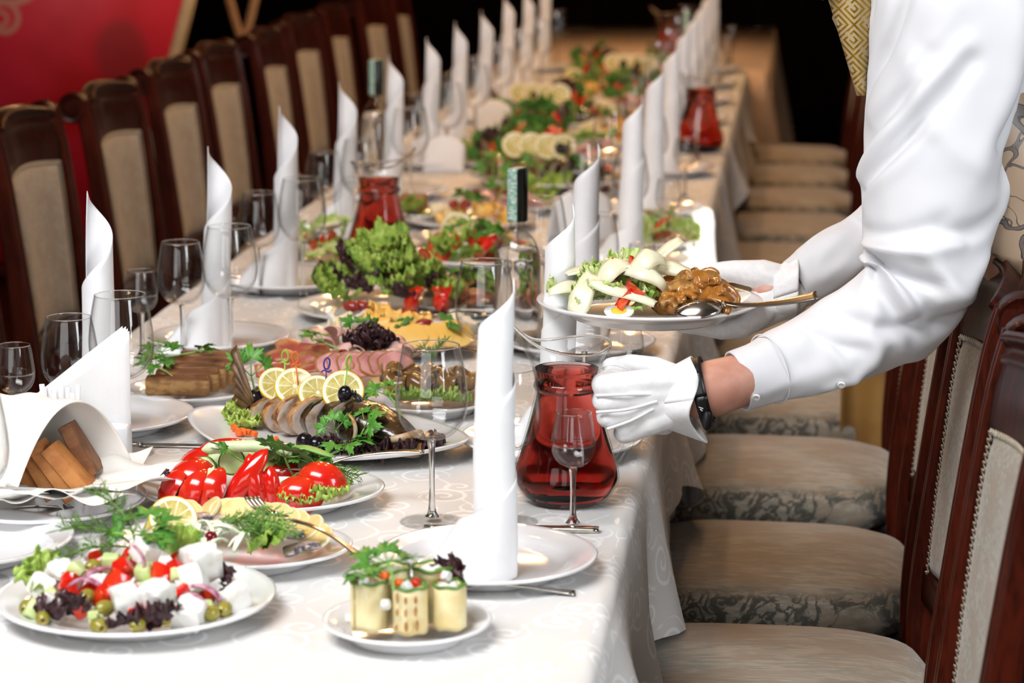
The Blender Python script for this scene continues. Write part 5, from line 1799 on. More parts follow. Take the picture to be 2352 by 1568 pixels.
def spread(n, keys, nm, lab, cat, x, y, R, z, h, sc, grp, tilt=0.6, mats=None, seed=0, part=(0, 6.283)):
    r = random.Random(seed)
    for i in range(n):
        a = r.uniform(*part)
        q = sqrt(r.random())
        piece(r.choice(keys), nm, lab, cat, (x + R * q * cos(a), y + R * q * sin(a), z + h * (1 - q * q) * r.uniform(0.7, 1)), (r.uniform(-tilt, tilt), r.uniform(-tilt, tilt), r.uniform(0, 6.28)),
              sc * r.uniform(0.85, 1.15), grp, mats)


def three(k):
    return [k + '0', k + '1', k + '2']


def far_dish(kind, x, y, R, where, seed):
    lay(x, y, 0.026, 0.3)
    z = TZ + 0.016
    g = lambda s: '%s, %s' % (s, where)
    r = R * 0.68
    if kind == 'veg':
        farplate(x, y, R, 'sliced vegetables', where, 0.85)
        spread(6, ['wedge', 'wedge2', 'half'], 'tomato_wedge', g('tomato wedge among vegetables'), 'tomato', x - r * .3, y, r * .7, z, 0.03, 1.0, g('tomato'), seed=seed)
        spread(4, three('pep'), 'pepper_strip', g('red pepper strip among vegetables'), 'pepper', x + r * .4, y - r * .2, r * .5, z + .01, 0.03, 1.0, g('pepper'), seed=seed + 1)
        spread(5, ['cuc'], 'cucumber_slice', g('cucumber slice among vegetables'), 'cucumber', x, y, r, z, 0.03, 1.3, g('cucumber'), 1.1, seed=seed + 2)
        spread(5, three('tuft') + three('let'), 'lettuce_leaf', g('green lettuce leaf among vegetables'), 'lettuce', x, y, r * .9, z, 0.02, 0.9, g('lettuce'), seed=seed + 3)
        spread(2, three('pur'), 'purple_lettuce_leaf', g('purple lettuce leaf among vegetables'), 'lettuce', x - r * .7, y, r * .3, z, 0.02, 0.6, g('purple lettuce'), seed=seed + 4)
        for k in range(2):
            parsley(g('%s parsley sprig on the vegetables' % ['left', 'right'][k]), (x - 0.03 + 0.06 * k, y, z + 0.035), (0.3, 0, 2 * k), 1.3, n=5, seed=40 + k)
    elif kind == 'salad':
        farplate(x, y, R, 'a pale leaf salad', where)
        spread(12, three('let') + three('flat'), 'salad_leaf', g('pale green salad leaf'), 'salad leaf', x, y, r, z, 0.05, 0.8, g('salad leaves'), 0.9, [LETP], seed)
        spread(4, ['wedge'], 'tomato_wedge', g('tomato wedge in pale salad'), 'tomato', x, y - r * .3, r * .8, z + .01, 0.03, 0.8, g('tomato'), seed=seed + 1)
        spread(5, three('parm'), 'cheese_shaving', g('cheese shaving on pale salad'), 'cheese', x, y, r * .7, z + .02, 0.04, 0.8, g('shavings'), 0.6, seed=seed + 2)
    elif kind == 'cheese':
        farplate(x, y, R, 'sliced yellow cheese', where)
        spread(12, three('roll'), 'yellow_cheese_curl', g('curled yellow cheese slice'), 'cheese', x + r * .2, y, r * .8, z, 0.025, 1.0, g('cheese curls'), 0.5, seed=seed)
        spread(5, ['cbar'], 'white_cheese_slice', g('pale cheese slice'), 'cheese', x - r * .6, y, r * .4, z, 0.02, 1.0, g('pale cheese'), 0.5, [CHEP], seed + 1)
        spread(4, ['grape'], 'grape_half', g('halved grape on cheese'), 'grape', x, y, r * .8, z + .015, 0.02, 1.1, g('grapes'), 0.3, seed=seed + 2)
        parsley(g('parsley sprig on the cheese'), (x, y, z + 0.03), (0.3, 0, seed), 1.2, n=5, seed=41)
    elif kind == 'ham':
        farplate(x, y, R, 'cold meat slices', where)
        spread(8, three('hamf') + three('ham'), 'ham_slice', g('pink cold meat slice'), 'ham', x, y, r, z + .006, 0.02, 1.0, g('ham'), 0.5, seed=seed, mats=[HAMP, HAM])
        spread(6, three('bac'), 'smoked_meat_slice', g('dark smoked meat slice'), 'meat', x - r * .3, y, r * .7, z + .005, 0.02, 1.0, g('smoked meat'), 0.5, seed=seed + 1)
        spread(3, three('tuft'), 'lettuce_leaf', g('green lettuce leaf on cold meats'), 'lettuce', x + r * .3, y + r * .3, r * .4, z + .01, 0.02, 0.8, g('lettuce'), seed=seed + 2)
        parsley(g('parsley sprig on the cold meats'), (x, y, z + 0.03), (0.3, 0, seed), 1.3, n=5, seed=40)
    elif kind == 'leaf':
        farplate(x, y, R, 'heaped leaf salad', where)
        spread(14, three('let') + three('tuft'), 'salad_leaf', g('green leaf of the heaped salad'), 'salad leaf', x, y, r, z, 0.075, 0.85, g('green leaves'), 0.9, [PARS], seed)
        spread(6, three('pur'), 'purple_lettuce_leaf', g('purple leaf of the heaped salad'), 'salad leaf', x, y, r, z, 0.07, 0.85, g('purple leaves'), 0.9, seed=seed + 1)
        spread(5, ['wedge', 'wedge2'], 'tomato_wedge', g('tomato wedge in the heaped salad'), 'tomato', x, y - r * .4, r * .8, z + .01, 0.05, 0.95, g('tomato'), seed=seed + 2)
    elif kind == 'fish':
        tag(obj('fish_platter', bpy.data.objects['fish_platter'].data, CHINA, loc=(x, y, TZ), rot=(0, 0, radians(-12))), 'leaf shaped white fish platter, ' + where, 'plate', 'serving plates')
        dup(fish, (x + OFF.x, y + OFF.y, 0.764), (0, 0, radians(-15)), 'baked fish with lemon slices, ' + where)
        for i in range(4):
            lx = -0.09 + 0.042 * i
            piece('lemon', 'lemon_slice', g('lemon slice on the baked fish'), 'lemon', (x + lx, y - 0.25 * lx - 0.01, 0.852), (radians(70), 0.1, 0.2), 1.2, g('lemons'))
        spread(3, ['bolive'], 'black_olive', g('black olive on the baked fish'), 'olive', x, y - .01, .06, 0.85, 0.0, 1.1, g('olives'), seed=seed)
        spread(8, three('tuft') + three('let'), 'lettuce_leaf', g('green lettuce leaf round the baked fish'), 'lettuce', x, y - .05, .13, z, 0.005, 0.8, g('lettuce'), seed=seed + 1, mats=[PARS] if seed > 80 else None)
        spread(3, ['wedge2'], 'tomato_wedge', g('tomato wedge by the baked fish'), 'tomato', x + .12, y, .04, z, 0.01, 1.0, g('tomato'), seed=seed + 2)
        for k in range(3):
            parsley(g('%s parsley sprig by the baked fish' % ['left', 'middle', 'right'][k]), (x - 0.14 + 0.11 * k, y - 0.04, z + 0.03), (0.5, 0, k), 1.4, n=5, seed=40 + k)
    elif kind == 'herring':
        farplate(x, y, R, 'lemon and pale fish slices', where, 0.8)
        spread(9, three('pot'), 'pale_slice', g('pale yellow slice'), 'potato', x + r * .3, y, r * .8, z, 0.015, 1.3, g('slices'), 0.7, seed=seed)
        piece('lemon', 'lemon_slice', g('lemon slice on the pale fish plate'), 'lemon', (x - r * .3, y - r * .3, z + .02), (radians(60), 0, 0.3), 1.3)
        spread(4, three('let'), 'lettuce_leaf', g('green lettuce on the pale fish plate'), 'lettuce', x - r * .5, y, r * .6, z, 0.01, 0.7, g('lettuce'), seed=seed + 1)
        spread(5, three('bac'), 'fish_slice', g('orange fish slice'), 'fish', x + r * .4, y - r * .3, r * .6, z, 0.02, 0.9, g('fish slices'), 0.5, [M('salmon', (0.72, 0.22, 0.08), 0.3)], seed + 2)
    elif kind == 'rye':
        farplate(x, y, R, 'rye bread', where)
        for i in range(4):
            piece('rye', 'rye_bread_slice', g('rye bread slice'), 'bread', (x, y - .04 + .025 * i, z), (0.1, 0, 0.1), (0.9, 1, 0.9), g('rye'))
        spread(4, three('let'), 'lettuce_leaf', g('green lettuce by the rye bread'), 'lettuce', x, y - .06, .04, z, 0.01, 0.8, g('lettuce'), seed=seed)


lay()
W_ = 'right after the cheese, before the bottle'
far_dish('ham', 0.085, 1.70, 0.125, 'just right of the heaped leaf salad', 3)
far_dish('veg', 0.030, 2.245, 0.155, 'just right of the second tea jug', 10)
far_dish('herring', -0.020, 2.50, 0.13, 'right behind the second tea jug', 20)
far_dish('salad', -0.300, 2.19, 0.105, 'just left of the second tea jug', 30)
far_dish('cheese', -0.060, 2.80, 0.155, 'first behind the lemon plate', 40)
far_dish('ham', -0.010, 3.08, 0.15, 'second behind the lemon plate', 50)
far_dish('rye', -0.215, 2.90, 0.095, 'left of the first cheese behind the lemon plate', 60)
far_dish('fish', 0.060, 3.50, 0.2, 'halfway down the table', 70)
far_dish('salad', 0.385, 2.52, 0.10, 'sunlit at the right edge of the table', 80)
seq = ['leaf', 'ham', 'veg', 'herring', 'leaf', 'cheese', 'fish', 'herring', 'leaf', 'ham', 'cheese', 'leaf', 'cheese', 'fish', 'herring', 'cheese', 'veg', 'ham', 'leaf', 'cheese']
yy = 3.92
for i, k in enumerate(seq):
    sx = -0.085 if i % 2 == 0 else 0.125
    far_dish(k, sx + RND.uniform(-.02, .02), yy, 0.14, '%s dish past the middle fish' % (ORD + ['thirteenth', 'fourteenth', 'fifteenth', 'sixteenth', 'seventeenth', 'eighteenth', 'nineteenth', 'twentieth'])[i].replace('nearest', 'first'), 100 + 7 * i)
    yy += 0.172
far_dish('rye', -0.23, 4.05, 0.085, 'left of the first salad past the middle fish', 61)

lay()
# folded white cards and paper napkins farther off
for k, (x, y, s) in enumerate([(-0.235, 3.62, 1.0), (-0.225, 4.62, 1.0), (0.235, 2.42, 1.25)]):
    def tent(u, v):
        d = (u - 0.5) * 2
        return (0.055 * (2 * v - 1), 0.030 * d, 0.095 * (1 - abs(d) ** 1.3) * (0.4 + 0.6 * sin(pi * (0.2 + 0.6 * v))))
    tag(obj('folded_paper_napkin', sheet(tent, 16, 10, 0.0012), PAPER, loc=(x, y, TZ + 0.001), rot=(0, 0, 0.3 * k), scale=s),
        ['white folded paper napkin before the rye bread far left', 'white folded paper napkin farthest off on the left', 'white folded paper napkin behind the clear bottle'][k], 'paper napkin', 'folded paper napkins')
# ================================================================ the waiter
lay()
SHIRT = M('white_shirt', (0.70, 0.70, 0.725), 0.7, (0.67, 0.67, 0.70), 6, bmp=(700, 0.04, 0.0008), sheen=0.1, spec=0.15)
GLOVE = M('white_glove', (0.84, 0.835, 0.84), 0.85, (0.79, 0.785, 0.79), 90, bmp=(900, 0.2, 0.001), sheen=0.3)
SKIN = M('skin', (0.58, 0.30, 0.22), 0.45, (0.52, 0.24, 0.17), 25, sss=0.15)
BLACKR = M('black_rubber', (0.006, 0.006, 0.007), 0.35)
TROUS = M('dark_trousers', (0.010, 0.010, 0.012), 0.8)


def vest_mat():
    m, nt, b = newmat('waistcoat_brocade')
    vec, c = coords(nt)
    n = tnoise(nt, vec, 8.5, 0.6, 0.4, 2.2)
    n2 = tnoise(nt, mapping(nt, vec, (1, 1, 1), (0.5, 0.3, 0.8)), 11, 0.5, 0.4, 2.8)
    band = (n - 0.54).abs()
    fill = band.lt(0.034)
    line = (band - 0.036).abs().lt(0.0065)
    b2 = (n2 - 0.45).abs()
    fill = fill.max(b2.lt(0.020) * n.lt(0.5))
    line = line.max((b2 - 0.021).abs().lt(0.004) * n.lt(0.5))
    col = cmix(nt, fill, (0.34, 0.24, 0.16), (0.11, 0.085, 0.075))
    col = cmix(nt, line, col, (0.018, 0.012, 0.010))
    nt.links.new(col, b.inputs['Base Color'])
    b.inputs['Roughness'].default_value = 0.42
    return m


def tie_mat():
    """gold cloth with a squared meander"""
    m, nt, b = newmat('gold_meander')
    vec, (x, y, z) = coords(nt)
    u, v = (x * 0.7 + z * 0.7) * 34.0, (z * 0.7 - x * 0.7) * 34.0
    fu, fv = (u.frac() - 0.5).abs(), (v.frac() - 0.5).abs()
    sq = fu.max(fv)
    ringp = ((sq * 5.0).frac() - 0.5).abs().lt(0.22)
    cut = (u.frac() - 0.5).abs().lt(0.08) * (v.frac()).gt(0.5)
    p = ringp * (cut * -1.0 + 1.0)
    nt.links.new(cmix(nt, p, (0.42, 0.32, 0.17), (0.40, 0.22, 0.02)), b.inputs['Base Color'])
    nt.links.new((p * 0.8).k, b.inputs['Metallic'])
    b.inputs['Roughness'].default_value = 0.35
    return m


who = thing('person', 'waiter in white shirt and gloves leaning in with a plate and a jug', 'person', (1.13, 0.50, 0))
WI = Matrix.Translation((-1.13, -0.50, 0))
def wpart(name, geo, mat, parent=None):
    me = geo.mesh(name) if isinstance(geo, G) else G().add(*geo).mesh(name)
    if parent is None:
        me.transform(WI)
        return obj(name, me, mat, who)
    me.transform(WI)
    return obj(name, me, mat, parent)


def capsules(chains, n=12):
    g = G()
    for pts in chains:
        P = [p for p, r in pts]
        R = [r for p, r in pts]
        fr = frames(P, (0.1, 0.2, 1))
        rings = []
        p0, t0, a0, b0 = fr[0]
        for k in (0.999, 0.9, 0.6, 0.25):
            q = sqrt(1 - k * k)
            rings.append([p0 - t0 * (R[0] * k) + (a0 * cos(2 * pi * i / n) + b0 * sin(2 * pi * i / n)) * (R[0] * q) for i in range(n)])
        for (p, t, a, b), r in zip(fr, R):
            rings.append([p + (a * cos(2 * pi * i / n) + b * sin(2 * pi * i / n)) * r for i in range(n)])
        p1, t1, a1, b1 = fr[-1]
        for k in (0.25, 0.6, 0.9, 0.999):
            q = sqrt(1 - k * k)
            rings.append([p1 + t1 * (R[-1] * k) + (a1 * cos(2 * pi * i / n) + b1 * sin(2 * pi * i / n)) * (R[-1] * q) for i in range(n)])
        g.add(*loft(rings))
    return g


def fuse(o, voxel, smooth=4, fac=0.5):
    r = o.modifiers.new('fuse', 'REMESH')
    r.mode = 'VOXEL'
    r.voxel_size = voxel
    r.use_smooth_shade = True
    s = o.modifiers.new('soften', 'SMOOTH')
    s.iterations = smooth
    s.factor = fac
    return o


# ---- body: one continuous surface under the clothes
torso = [((1.14, 0.50, 0.90), 0.125), ((1.08, 0.50, 1.02), 0.115), ((1.00, 0.50, 1.16), 0.122), ((0.94, 0.50, 1.30), 0.125), ((0.90, 0.50, 1.41), 0.10)]
tl = [((1.12, 0.44, 0.92), 0.105), ((1.00, 0.44, 1.16), 0.10), ((0.93, 0.42, 1.36), 0.10)]
tr = [((1.12, 0.56, 0.92), 0.105), ((1.00, 0.56, 1.16), 0.10), ((0.93, 0.58, 1.36), 0.10)]
neck = [((0.89, 0.50, 1.43), 0.062), ((0.85, 0.50, 1.53), 0.056)]
head = [((0.835, 0.50, 1.66), 0.082), ((0.825, 0.50, 1.60), 0.078), ((0.800, 0.50, 1.555), 0.058)]
nose = [((0.752, 0.50, 1.640), 0.011), ((0.738, 0.50, 1.605), 0.014)]
ears = [[((0.845, 0.50 + s * 0.080, 1.645), 0.012), ((0.848, 0.50 + s * 0.082, 1.61), 0.010)] for s in (-1, 1)]
armR = [((0.92, 0.36, 1.40), 0.075), ((0.895, 0.34, 1.23), 0.056), ((0.872, 0.305, 1.035), 0.044), ((0.80, 0.27, 0.968), 0.040), ((0.72, 0.235, 0.935), 0.031), ((0.668, 0.205, 0.921), 0.030), ((0.632, 0.185, 0.912), 0.0355), ((0.600, 0.165, 0.905), 0.0385), ((0.575, 0.153, 0.900), 0.036), ((0.55, 0.148, 0.898), 0.03)]
armL = [((0.91, 0.64, 1.40), 0.075), ((0.895, 0.60, 1.26), 0.045), ((0.860, 0.555, 1.092), 0.036), ((0.765, 0.51, 1.026), 0.028), ((0.725, 0.498, 1.002), 0.0265), ((0.695, 0.486, 0.982), 0.0265), ((0.665, 0.480, 0.976), 0.026)]
legs = [[((1.15, 0.50 + s * 0.09, 0.88), 0.098), ((1.145, 0.50 + s * 0.10, 0.50), 0.062), ((1.17, 0.50 + s * 0.10, 0.12), 0.042)] for s in (-1, 1)]
body = fuse(wpart('body', capsules([torso, tl, tr, neck, head, nose, armR, armL] + ears + legs, 16), SKIN), 0.0075, 5)
for s in (-1, 1):
    wpart('eye', (lambda vf: ([(x + 0.757, y + 0.50 + s * 0.030, z + 1.648) for x, y, z in vf[0]], vf[1]))(ball(0.010, 0.013, 0.010)), M('eye_white', (0.8, 0.8, 0.8), 0.2), body)
wpart('mouth', tube([(0.752, 0.475, 1.568), (0.744, 0.50, 1.566), (0.752, 0.525, 1.568)], 0.006, 8), M('lips', (0.42, 0.13, 0.11), 0.5), body)
def hairf(u, v):
    a = 2 * pi * u
    t = v * 1.75 + 0.001
    k = 1.0 if cos(a) > -0.4 else 0.62
    return (0.845 + 0.092 * sin(t * k) * cos(a), 0.50 + 0.090 * sin(t * k) * sin(a), 1.655 + 0.100 * cos(t * k))
wpart('hair', sheet(hairf, 28, 10, 0.010), M('dark_hair', (0.03, 0.018, 0.012), 0.5), None)


# ---- sleeves: tubes of cloth with folds pressed into them
CAMP = Vector((0.70, -3.10, 1.595))
def sleeve(path, depth, folds, seed, NS=150, NA=96, amp=1.0, keep=0.05):
    P = spline([tuple(p) + (r,) for p, r in path], 12)
    L = [0.0]
    for a, b in zip(P, P[1:]):
        L.append(L[-1] + (Vector(a[:3]) - Vector(b[:3])).length)
    T = L[-1]
    def at(s):
        d = s * T
        for i in range(len(L) - 1):
            if d <= L[i + 1] or i == len(L) - 2:
                t = (d - L[i]) / max(L[i + 1] - L[i], 1e-9)
                return [a + (b - a) * t for a, b in zip(P[i], P[i + 1])]
    S = [at(i / NS) for i in range(NS + 1)]
    rings = []
    for i in range(NS + 1):
        s = i / NS
        p = Vector(S[i][:3])
        r = S[i][3]
        t = (Vector(S[min(i + 2, NS)][:3]) - Vector(S[max(i - 2, 0)][:3])).normalized()
        c = (Vector((0.70, -3.1, 1.0)) - p)
        c.z = 0
        c = (c - t * c.dot(t)).normalized()          # front of the sleeve
        u = t.cross(c)                               # across it
        ring = []
        for k in range(NA):
            a = 2 * pi * k / NA
            d = 0.0
            for (s0, a0, s1, a1, h, w) in folds:
                # distance from the fold line in metres along the cloth
                ax, ay = (s1 - s0) * T, (a1 - a0) * r
                da = (a - a0 + pi) % (2 * pi) - pi
                qx, qy = (s - s0) * T, da * r
                l2 = ax * ax + ay * ay
                tt = max(0.0, min(1.0, (qx * ax + qy * ay) / l2))
                bow = 0.10 * sqrt(l2) * sin(pi * tt)
                nx, ny = -ay / sqrt(l2), ax / sqrt(l2)
                dx, dy = qx - ax * tt - nx * bow, qy - ay * tt - ny * bow
                dd = (dx * dx + dy * dy) / (w * w)
                if dd < 9:
                    d += 1.6 * h * exp(-dd) * (0.35 + 0.65 * sin(pi * min(1, max(0, 0.12 + 0.8 * tt))))
            n1 = noise.noise(Vector((s * 7 + seed, cos(a) * 1.1, sin(a) * 1.1)))
            n2 = noise.noise(Vector((s * 19 + seed, cos(a + 3 * s) * 2.0, sin(a + 3 * s) * 2.0)))
            calm = min(1.0, (s / keep)) if keep else 1.0
            d += (0.0065 * n1 + 0.0022 * n2) * amp * calm
            ring.append(p + c * ((r * depth + d) * cos(a)) + u * ((r + d) * sin(a)))
        rings.append(ring)
    # turn the cuff edge in so the sleeve has thickness at its opening
    first = [q for q in rings[0]]
    cen = Vector(S[0][:3])
    inner = [cen + (q - cen) * 0.93 for q in first]
    t = (Vector(S[3][:3]) - Vector(S[0][:3])).normalized()
    deep = [q + t * 0.03 for q in inner]
    return loft([deep, inner] + rings, caps=False)


RS = [((0.629, 0.187, 0.910), 0.0410), ((0.646, 0.195, 0.915), 0.0425), ((0.664, 0.203, 0.921), 0.0450), ((0.689, 0.220, 0.928), 0.0506), ((0.746, 0.250, 0.944), 0.0579), ((0.803, 0.270, 0.971), 0.0650), ((0.849, 0.290, 1.004), 0.0727), ((0.867, 0.300, 1.041), 0.0791),
      ((0.875, 0.310, 1.084), 0.0844), ((0.882, 0.320, 1.141), 0.0931), ((0.891, 0.340, 1.227), 0.1025), ((0.906, 0.360, 1.312), 0.1150), ((0.919, 0.380, 1.398), 0.128), ((0.926, 0.41, 1.46), 0.105), ((0.92, 0.46, 1.49), 0.05)]
# folds: (s0, angle0, s1, angle1, height, width); angle 0 faces the table end, +pi/2 is the elbow side of the arm
FOLDS = [(0.395, -1.5, 0.360, 0.3, -0.012, 0.010), (0.405, -1.4, 0.430, 0.5, 0.010, 0.013), (0.375, -1.5, 0.300, 0.2, 0.010, 0.013), (0.385, -1.4, 0.330, 0.9, -0.007, 0.011), (0.43, -1.4, 0.47, 0.2, -0.006, 0.012),
         (0.36, -1.3, 0.24, -0.4, -0.006, 0.010), (0.30, -1.2, 0.22, 0.7, 0.007, 0.014), (0.31, 0.3, 0.38, 1.4, -0.006, 0.012), (0.34, 0.2, 0.42, 1.3, 0.006, 0.013), (0.26, 0.2, 0.30, 1.5, 0.005, 0.012),
         (0.15, -1.0, 0.19, 1.0, 0.004, 0.010), (0.125, -0.9, 0.21, 0.2, -0.005, 0.009), (0.13, 0.8, 0.24, 0.3, 0.005, 0.010), (0.50, -1.3, 0.60, -0.2, 0.006, 0.016), (0.58, -1.4, 0.72, -0.3, -0.007, 0.016),
         (0.62, -1.2, 0.80, -0.1, 0.006, 0.018), (0.55, 1.2, 0.90, 0.75, -0.008, 0.014), (0.50, 1.4, 0.88, 1.05, 0.006, 0.014), (0.70, -0.5, 0.55, 0.6, 0.005, 0.02), (0.80, -1.3, 0.92, -0.9, -0.006, 0.014),
         (0.50, -1.45, 0.72, 0.15, -0.012, 0.013), (0.53, -1.45, 0.75, 0.10, 0.009, 0.016), (0.66, -1.5, 0.86, -0.55, -0.010, 0.012), (0.60, 0.95, 0.95, 0.60, -0.011, 0.013), (0.56, 0.6, 0.92, 0.35, 0.006, 0.022),
         (0.45, 0.2, 0.49, 1.2, -0.008, 0.013), (0.28, -0.6, 0.33, 1.1, -0.009, 0.011), (0.20, -0.9, 0.30, 0.4, -0.008, 0.010), (0.40, 0.0, 0.36, 1.2, 0.009, 0.013)]
shirt = wpart('shirt', capsules([[((1.12, 0.47, 0.93), 0.108), ((1.00, 0.46, 1.16), 0.105), ((0.93, 0.43, 1.36), 0.108)], [((1.12, 0.53, 0.93), 0.108), ((1.00, 0.54, 1.16), 0.105), ((0.93, 0.57, 1.36), 0.108)],
                                  [((0.93, 0.40, 1.40), 0.09), ((0.93, 0.62, 1.40), 0.09)]], 16), SHIRT)
fuse(shirt, 0.009, 6)
sr = wpart('sleeve', sleeve(RS, 0.88, FOLDS, 1.0), SHIRT, shirt)
LS = [((0.703, 0.490, 0.990), 0.0365), ((0.729, 0.500, 1.004), 0.0385), ((0.765, 0.510, 1.027), 0.0430), ((0.808, 0.530, 1.046), 0.0480), ((0.857, 0.550, 1.091), 0.0560), ((0.886, 0.580, 1.170), 0.0640), ((0.902, 0.610, 1.292), 0.075), ((0.91, 0.62, 1.40), 0.085), ((0.91, 0.58, 1.45), 0.06)]
wpart('sleeve', sleeve(LS, 0.85, [(0.28, -1.2, 0.33, 0.8, -0.007, 0.010), (0.22, -1.0, 0.30, 0.5, 0.006, 0.010), (0.36, -1.2, 0.30, 1.0, 0.007, 0.012)], 4.0), SHIRT, shirt)
# cuff seams and buttons
def seam_ring(path, s, depth, rr, k=1.02):
    p0, r0 = Vector(path[0][0]), path[0][1]
    P = spline([tuple(p) + (r,) for p, r in path], 12)
    i = int(s * len(P))
    p, r = Vector(P[i][:3]), P[i][3]
    t = (Vector(P[i + 2][:3]) - Vector(P[i - 1][:3])).normalized()
    c = Vector((0.70, -3.1, 1.0)) - p
    c.z = 0
    c = (c - t * c.dot(t)).normalized()
    u = t.cross(c)
    return [p + c * (r * depth * k * cos(a)) + u * (r * k * sin(a)) for a in [2 * pi * j / 48 for j in range(49)]], p, c, u, r
ringp, cp_, cc_, cu_, cr_ = seam_ring(RS, 0.17, 0.88, 0.001, 1.03)
wpart('cuff_seam', tube(ringp, 0.0011, 5, caps=False), SHIRT, shirt)
def button(at, nrm):
    vs, fs = lathe([(0.0, 0.002), (0.0025, 0.002), (0.0045, 0.0032), (0.0055, 0.002), (0.0055, 0.0), (0.0, 0.0)], 18)
    q = Vector((0, 0, 1)).rotation_difference(Vector(nrm)).to_matrix().to_4x4()
    return ([Matrix.Translation(at) @ q @ Vector(v) for v in vs], fs)
PEARL = M('pearl_button', (0.80, 0.80, 0.80), 0.2, coat=0.5)
wpart('button', button((0.765, 0.202, 0.906), (0.0, -0.85, -0.5)), PEARL, shirt)
wpart('button', button((0.655, 0.158, 0.896), (-0.1, -0.85, -0.5)), PEARL, shirt)
wpart('collar', sheet(lambda u, v: (0.730 + 0.08 * v, 0.345 + 0.02 * u, 1.398 + 0.06 * u + 0.03 * v), 6, 6, 0.004), SHIRT, shirt)

# ---- waistcoat with brocade scrolls; its hem dips over the chair back
def vestf(u, v):
    a = 2 * pi * u
    ca, sa = cos(a), sin(a)
    ctl = [(1.035, 1.045, 0.150, 0.200), (1.005, 1.13, 0.146, 0.196), (0.945, 1.25, 0.150, 0.200), (0.890, 1.36, 0.145, 0.190), (0.885, 1.45, 0.11, 0.13)]
    P = ctl[min(int(v * 4), 3)], ctl[min(int(v * 4) + 1, 4)]
    t = v * 4 - min(int(v * 4), 3)
    cx, cz, rx, ry = [p + (q - p) * t for p, q in zip(*P)]
    x = cx + rx * ca
    if v < 0.01:
        cz += -0.040 * max(0, ca + 0.45) + 0.010 * sin(5 * a)
    return (x, 0.50 + ry * sa, cz - 0.02 * ca * (1 - v))
VEST = vest_mat()
wc = wpart('waistcoat', sheet(vestf, 64, 28, 0.004), VEST)
wpart('tie', sheet(lambda u, v: (0.722 + 0.062 * v + (0.075 - 0.070 * v) * u, 0.355 - 0.012 * sin(pi * u) + 0.03 * v, 1.455 - 0.185 * v), 8, 16, 0.005), tie_mat(), who)

# ---- trousers and shoes
g = G()
for s in (-1, 1):
    g.add(*loft([[(c[0] + r * cos(a), 0.50 + s * c[1] + r * 0.95 * sin(a), c[2]) for a in [2 * pi * k / 20 for k in range(20)]]
                 for c, r in (((1.12, 0.07, 1.02), 0.128), ((1.145, 0.085, 0.85), 0.118), ((1.145, 0.10, 0.5), 0.085), ((1.165, 0.10, 0.1), 0.075), ((1.165, 0.10, 0.03), 0.078))]))
wpart('trousers', g, TROUS)
for s in (-1, 1):
    rings = []
    for x, w, h in ((1.235, 0.02, 0.05), (1.22, 0.036, 0.07), (1.16, 0.042, 0.085), (1.08, 0.046, 0.06), (1.00, 0.045, 0.045), (0.965, 0.02, 0.03)):
        rings.append([(x, 0.50 + s * 0.10 + w * cos(2 * pi * k / 14), h / 2 + h / 2 * sin(2 * pi * k / 14)) for k in range(14)])
    wpart('shoe', loft(rings), M('black_leather', (0.008, 0.008, 0.008), 0.25))

# ---- right glove: back of the hand to the camera, four fingers closed round the jug handle, thumb over its top
K = [(0.458, 0.120, 0.914), (0.458, 0.117, 0.893), (0.463, 0.120, 0.871), (0.484, 0.128, 0.848)]
FR = [0.0150, 0.0135, 0.0132, 0.0118]
wr = (0.556, 0.145, 0.899)
ch = []
for i, (kx, ky, kz) in enumerate(K):
    r = FR[i]
    w0 = (0.548, 0.140, 0.918 - 0.0135 * i)
    mid = ((kx + w0[0]) / 2, (ky + w0[1]) / 2 - 0.006, (kz + w0[2]) / 2 + 0.002)
    ch.append([(w0, 0.020), (mid, 0.0175), ((kx + 0.004, ky + 0.002, kz), r + 0.0008)])
    ch.append([((kx, ky, kz), r), ((kx - 0.004, ky + 0.022, kz - 0.002), r), ((kx + 0.004, ky + 0.050, kz - 0.003), r * 0.95)])
    ch.append([((kx + 0.004, ky + 0.050, kz - 0.003), r * 0.95), ((kx + 0.028, ky + 0.070, kz - 0.004), r * 0.92), ((kx + 0.052, ky + 0.064, kz - 0.004), r * 0.85)])
ch.append([((0.545, 0.165, 0.905), 0.024), ((0.520, 0.172, 0.885), 0.020)])
ch.append([((0.550, 0.170, 0.915), 0.019), ((0.520, 0.180, 0.928), 0.0145), ((0.490, 0.190, 0.930), 0.013), ((0.462, 0.190, 0.926), 0.012)])
ch.append([((0.530, 0.140, 0.875), 0.021), ((0.560, 0.148, 0.880), 0.020)])
gr = fuse(wpart('glove', capsules(ch, 12), GLOVE), 0.0028, 5)
for a, m1, b in (((0.449, 0.107, 0.9035), (0.490, 0.1005, 0.9075), (0.520, 0.1125, 0.9055)), ((0.450, 0.106, 0.882), (0.490, 0.1015, 0.8875), (0.528, 0.1125, 0.8965)), ((0.464, 0.110, 0.859), (0.495, 0.1055, 0.872), (0.524, 0.1120, 0.887))):
    wpart('seam', tube(spline([a, m1, b], 8), 0.0021, 6), GLOVE, gr)
def gcuff(u, v):
    a = 2 * pi * u
    lo = max(0.0, -sin(a)) ** 3
    x = 0.535 + 0.040 * v + 0.012 * v * lo + 0.006 * v * sin(3 * a)
    rz = 0.036 + 0.011 * v + 0.006 * v * lo
    ry = 0.031 + 0.010 * v
    return (x, 0.150 - ry * cos(a) + 0.004 * sin(5 * a) * v, 0.896 + rz * sin(a) - 0.010 * lo * v + 0.008 * (v - 0.5))
wpart('glove_hem', sheet(gcuff, 56, 10, 0.0018), GLOVE, gr)

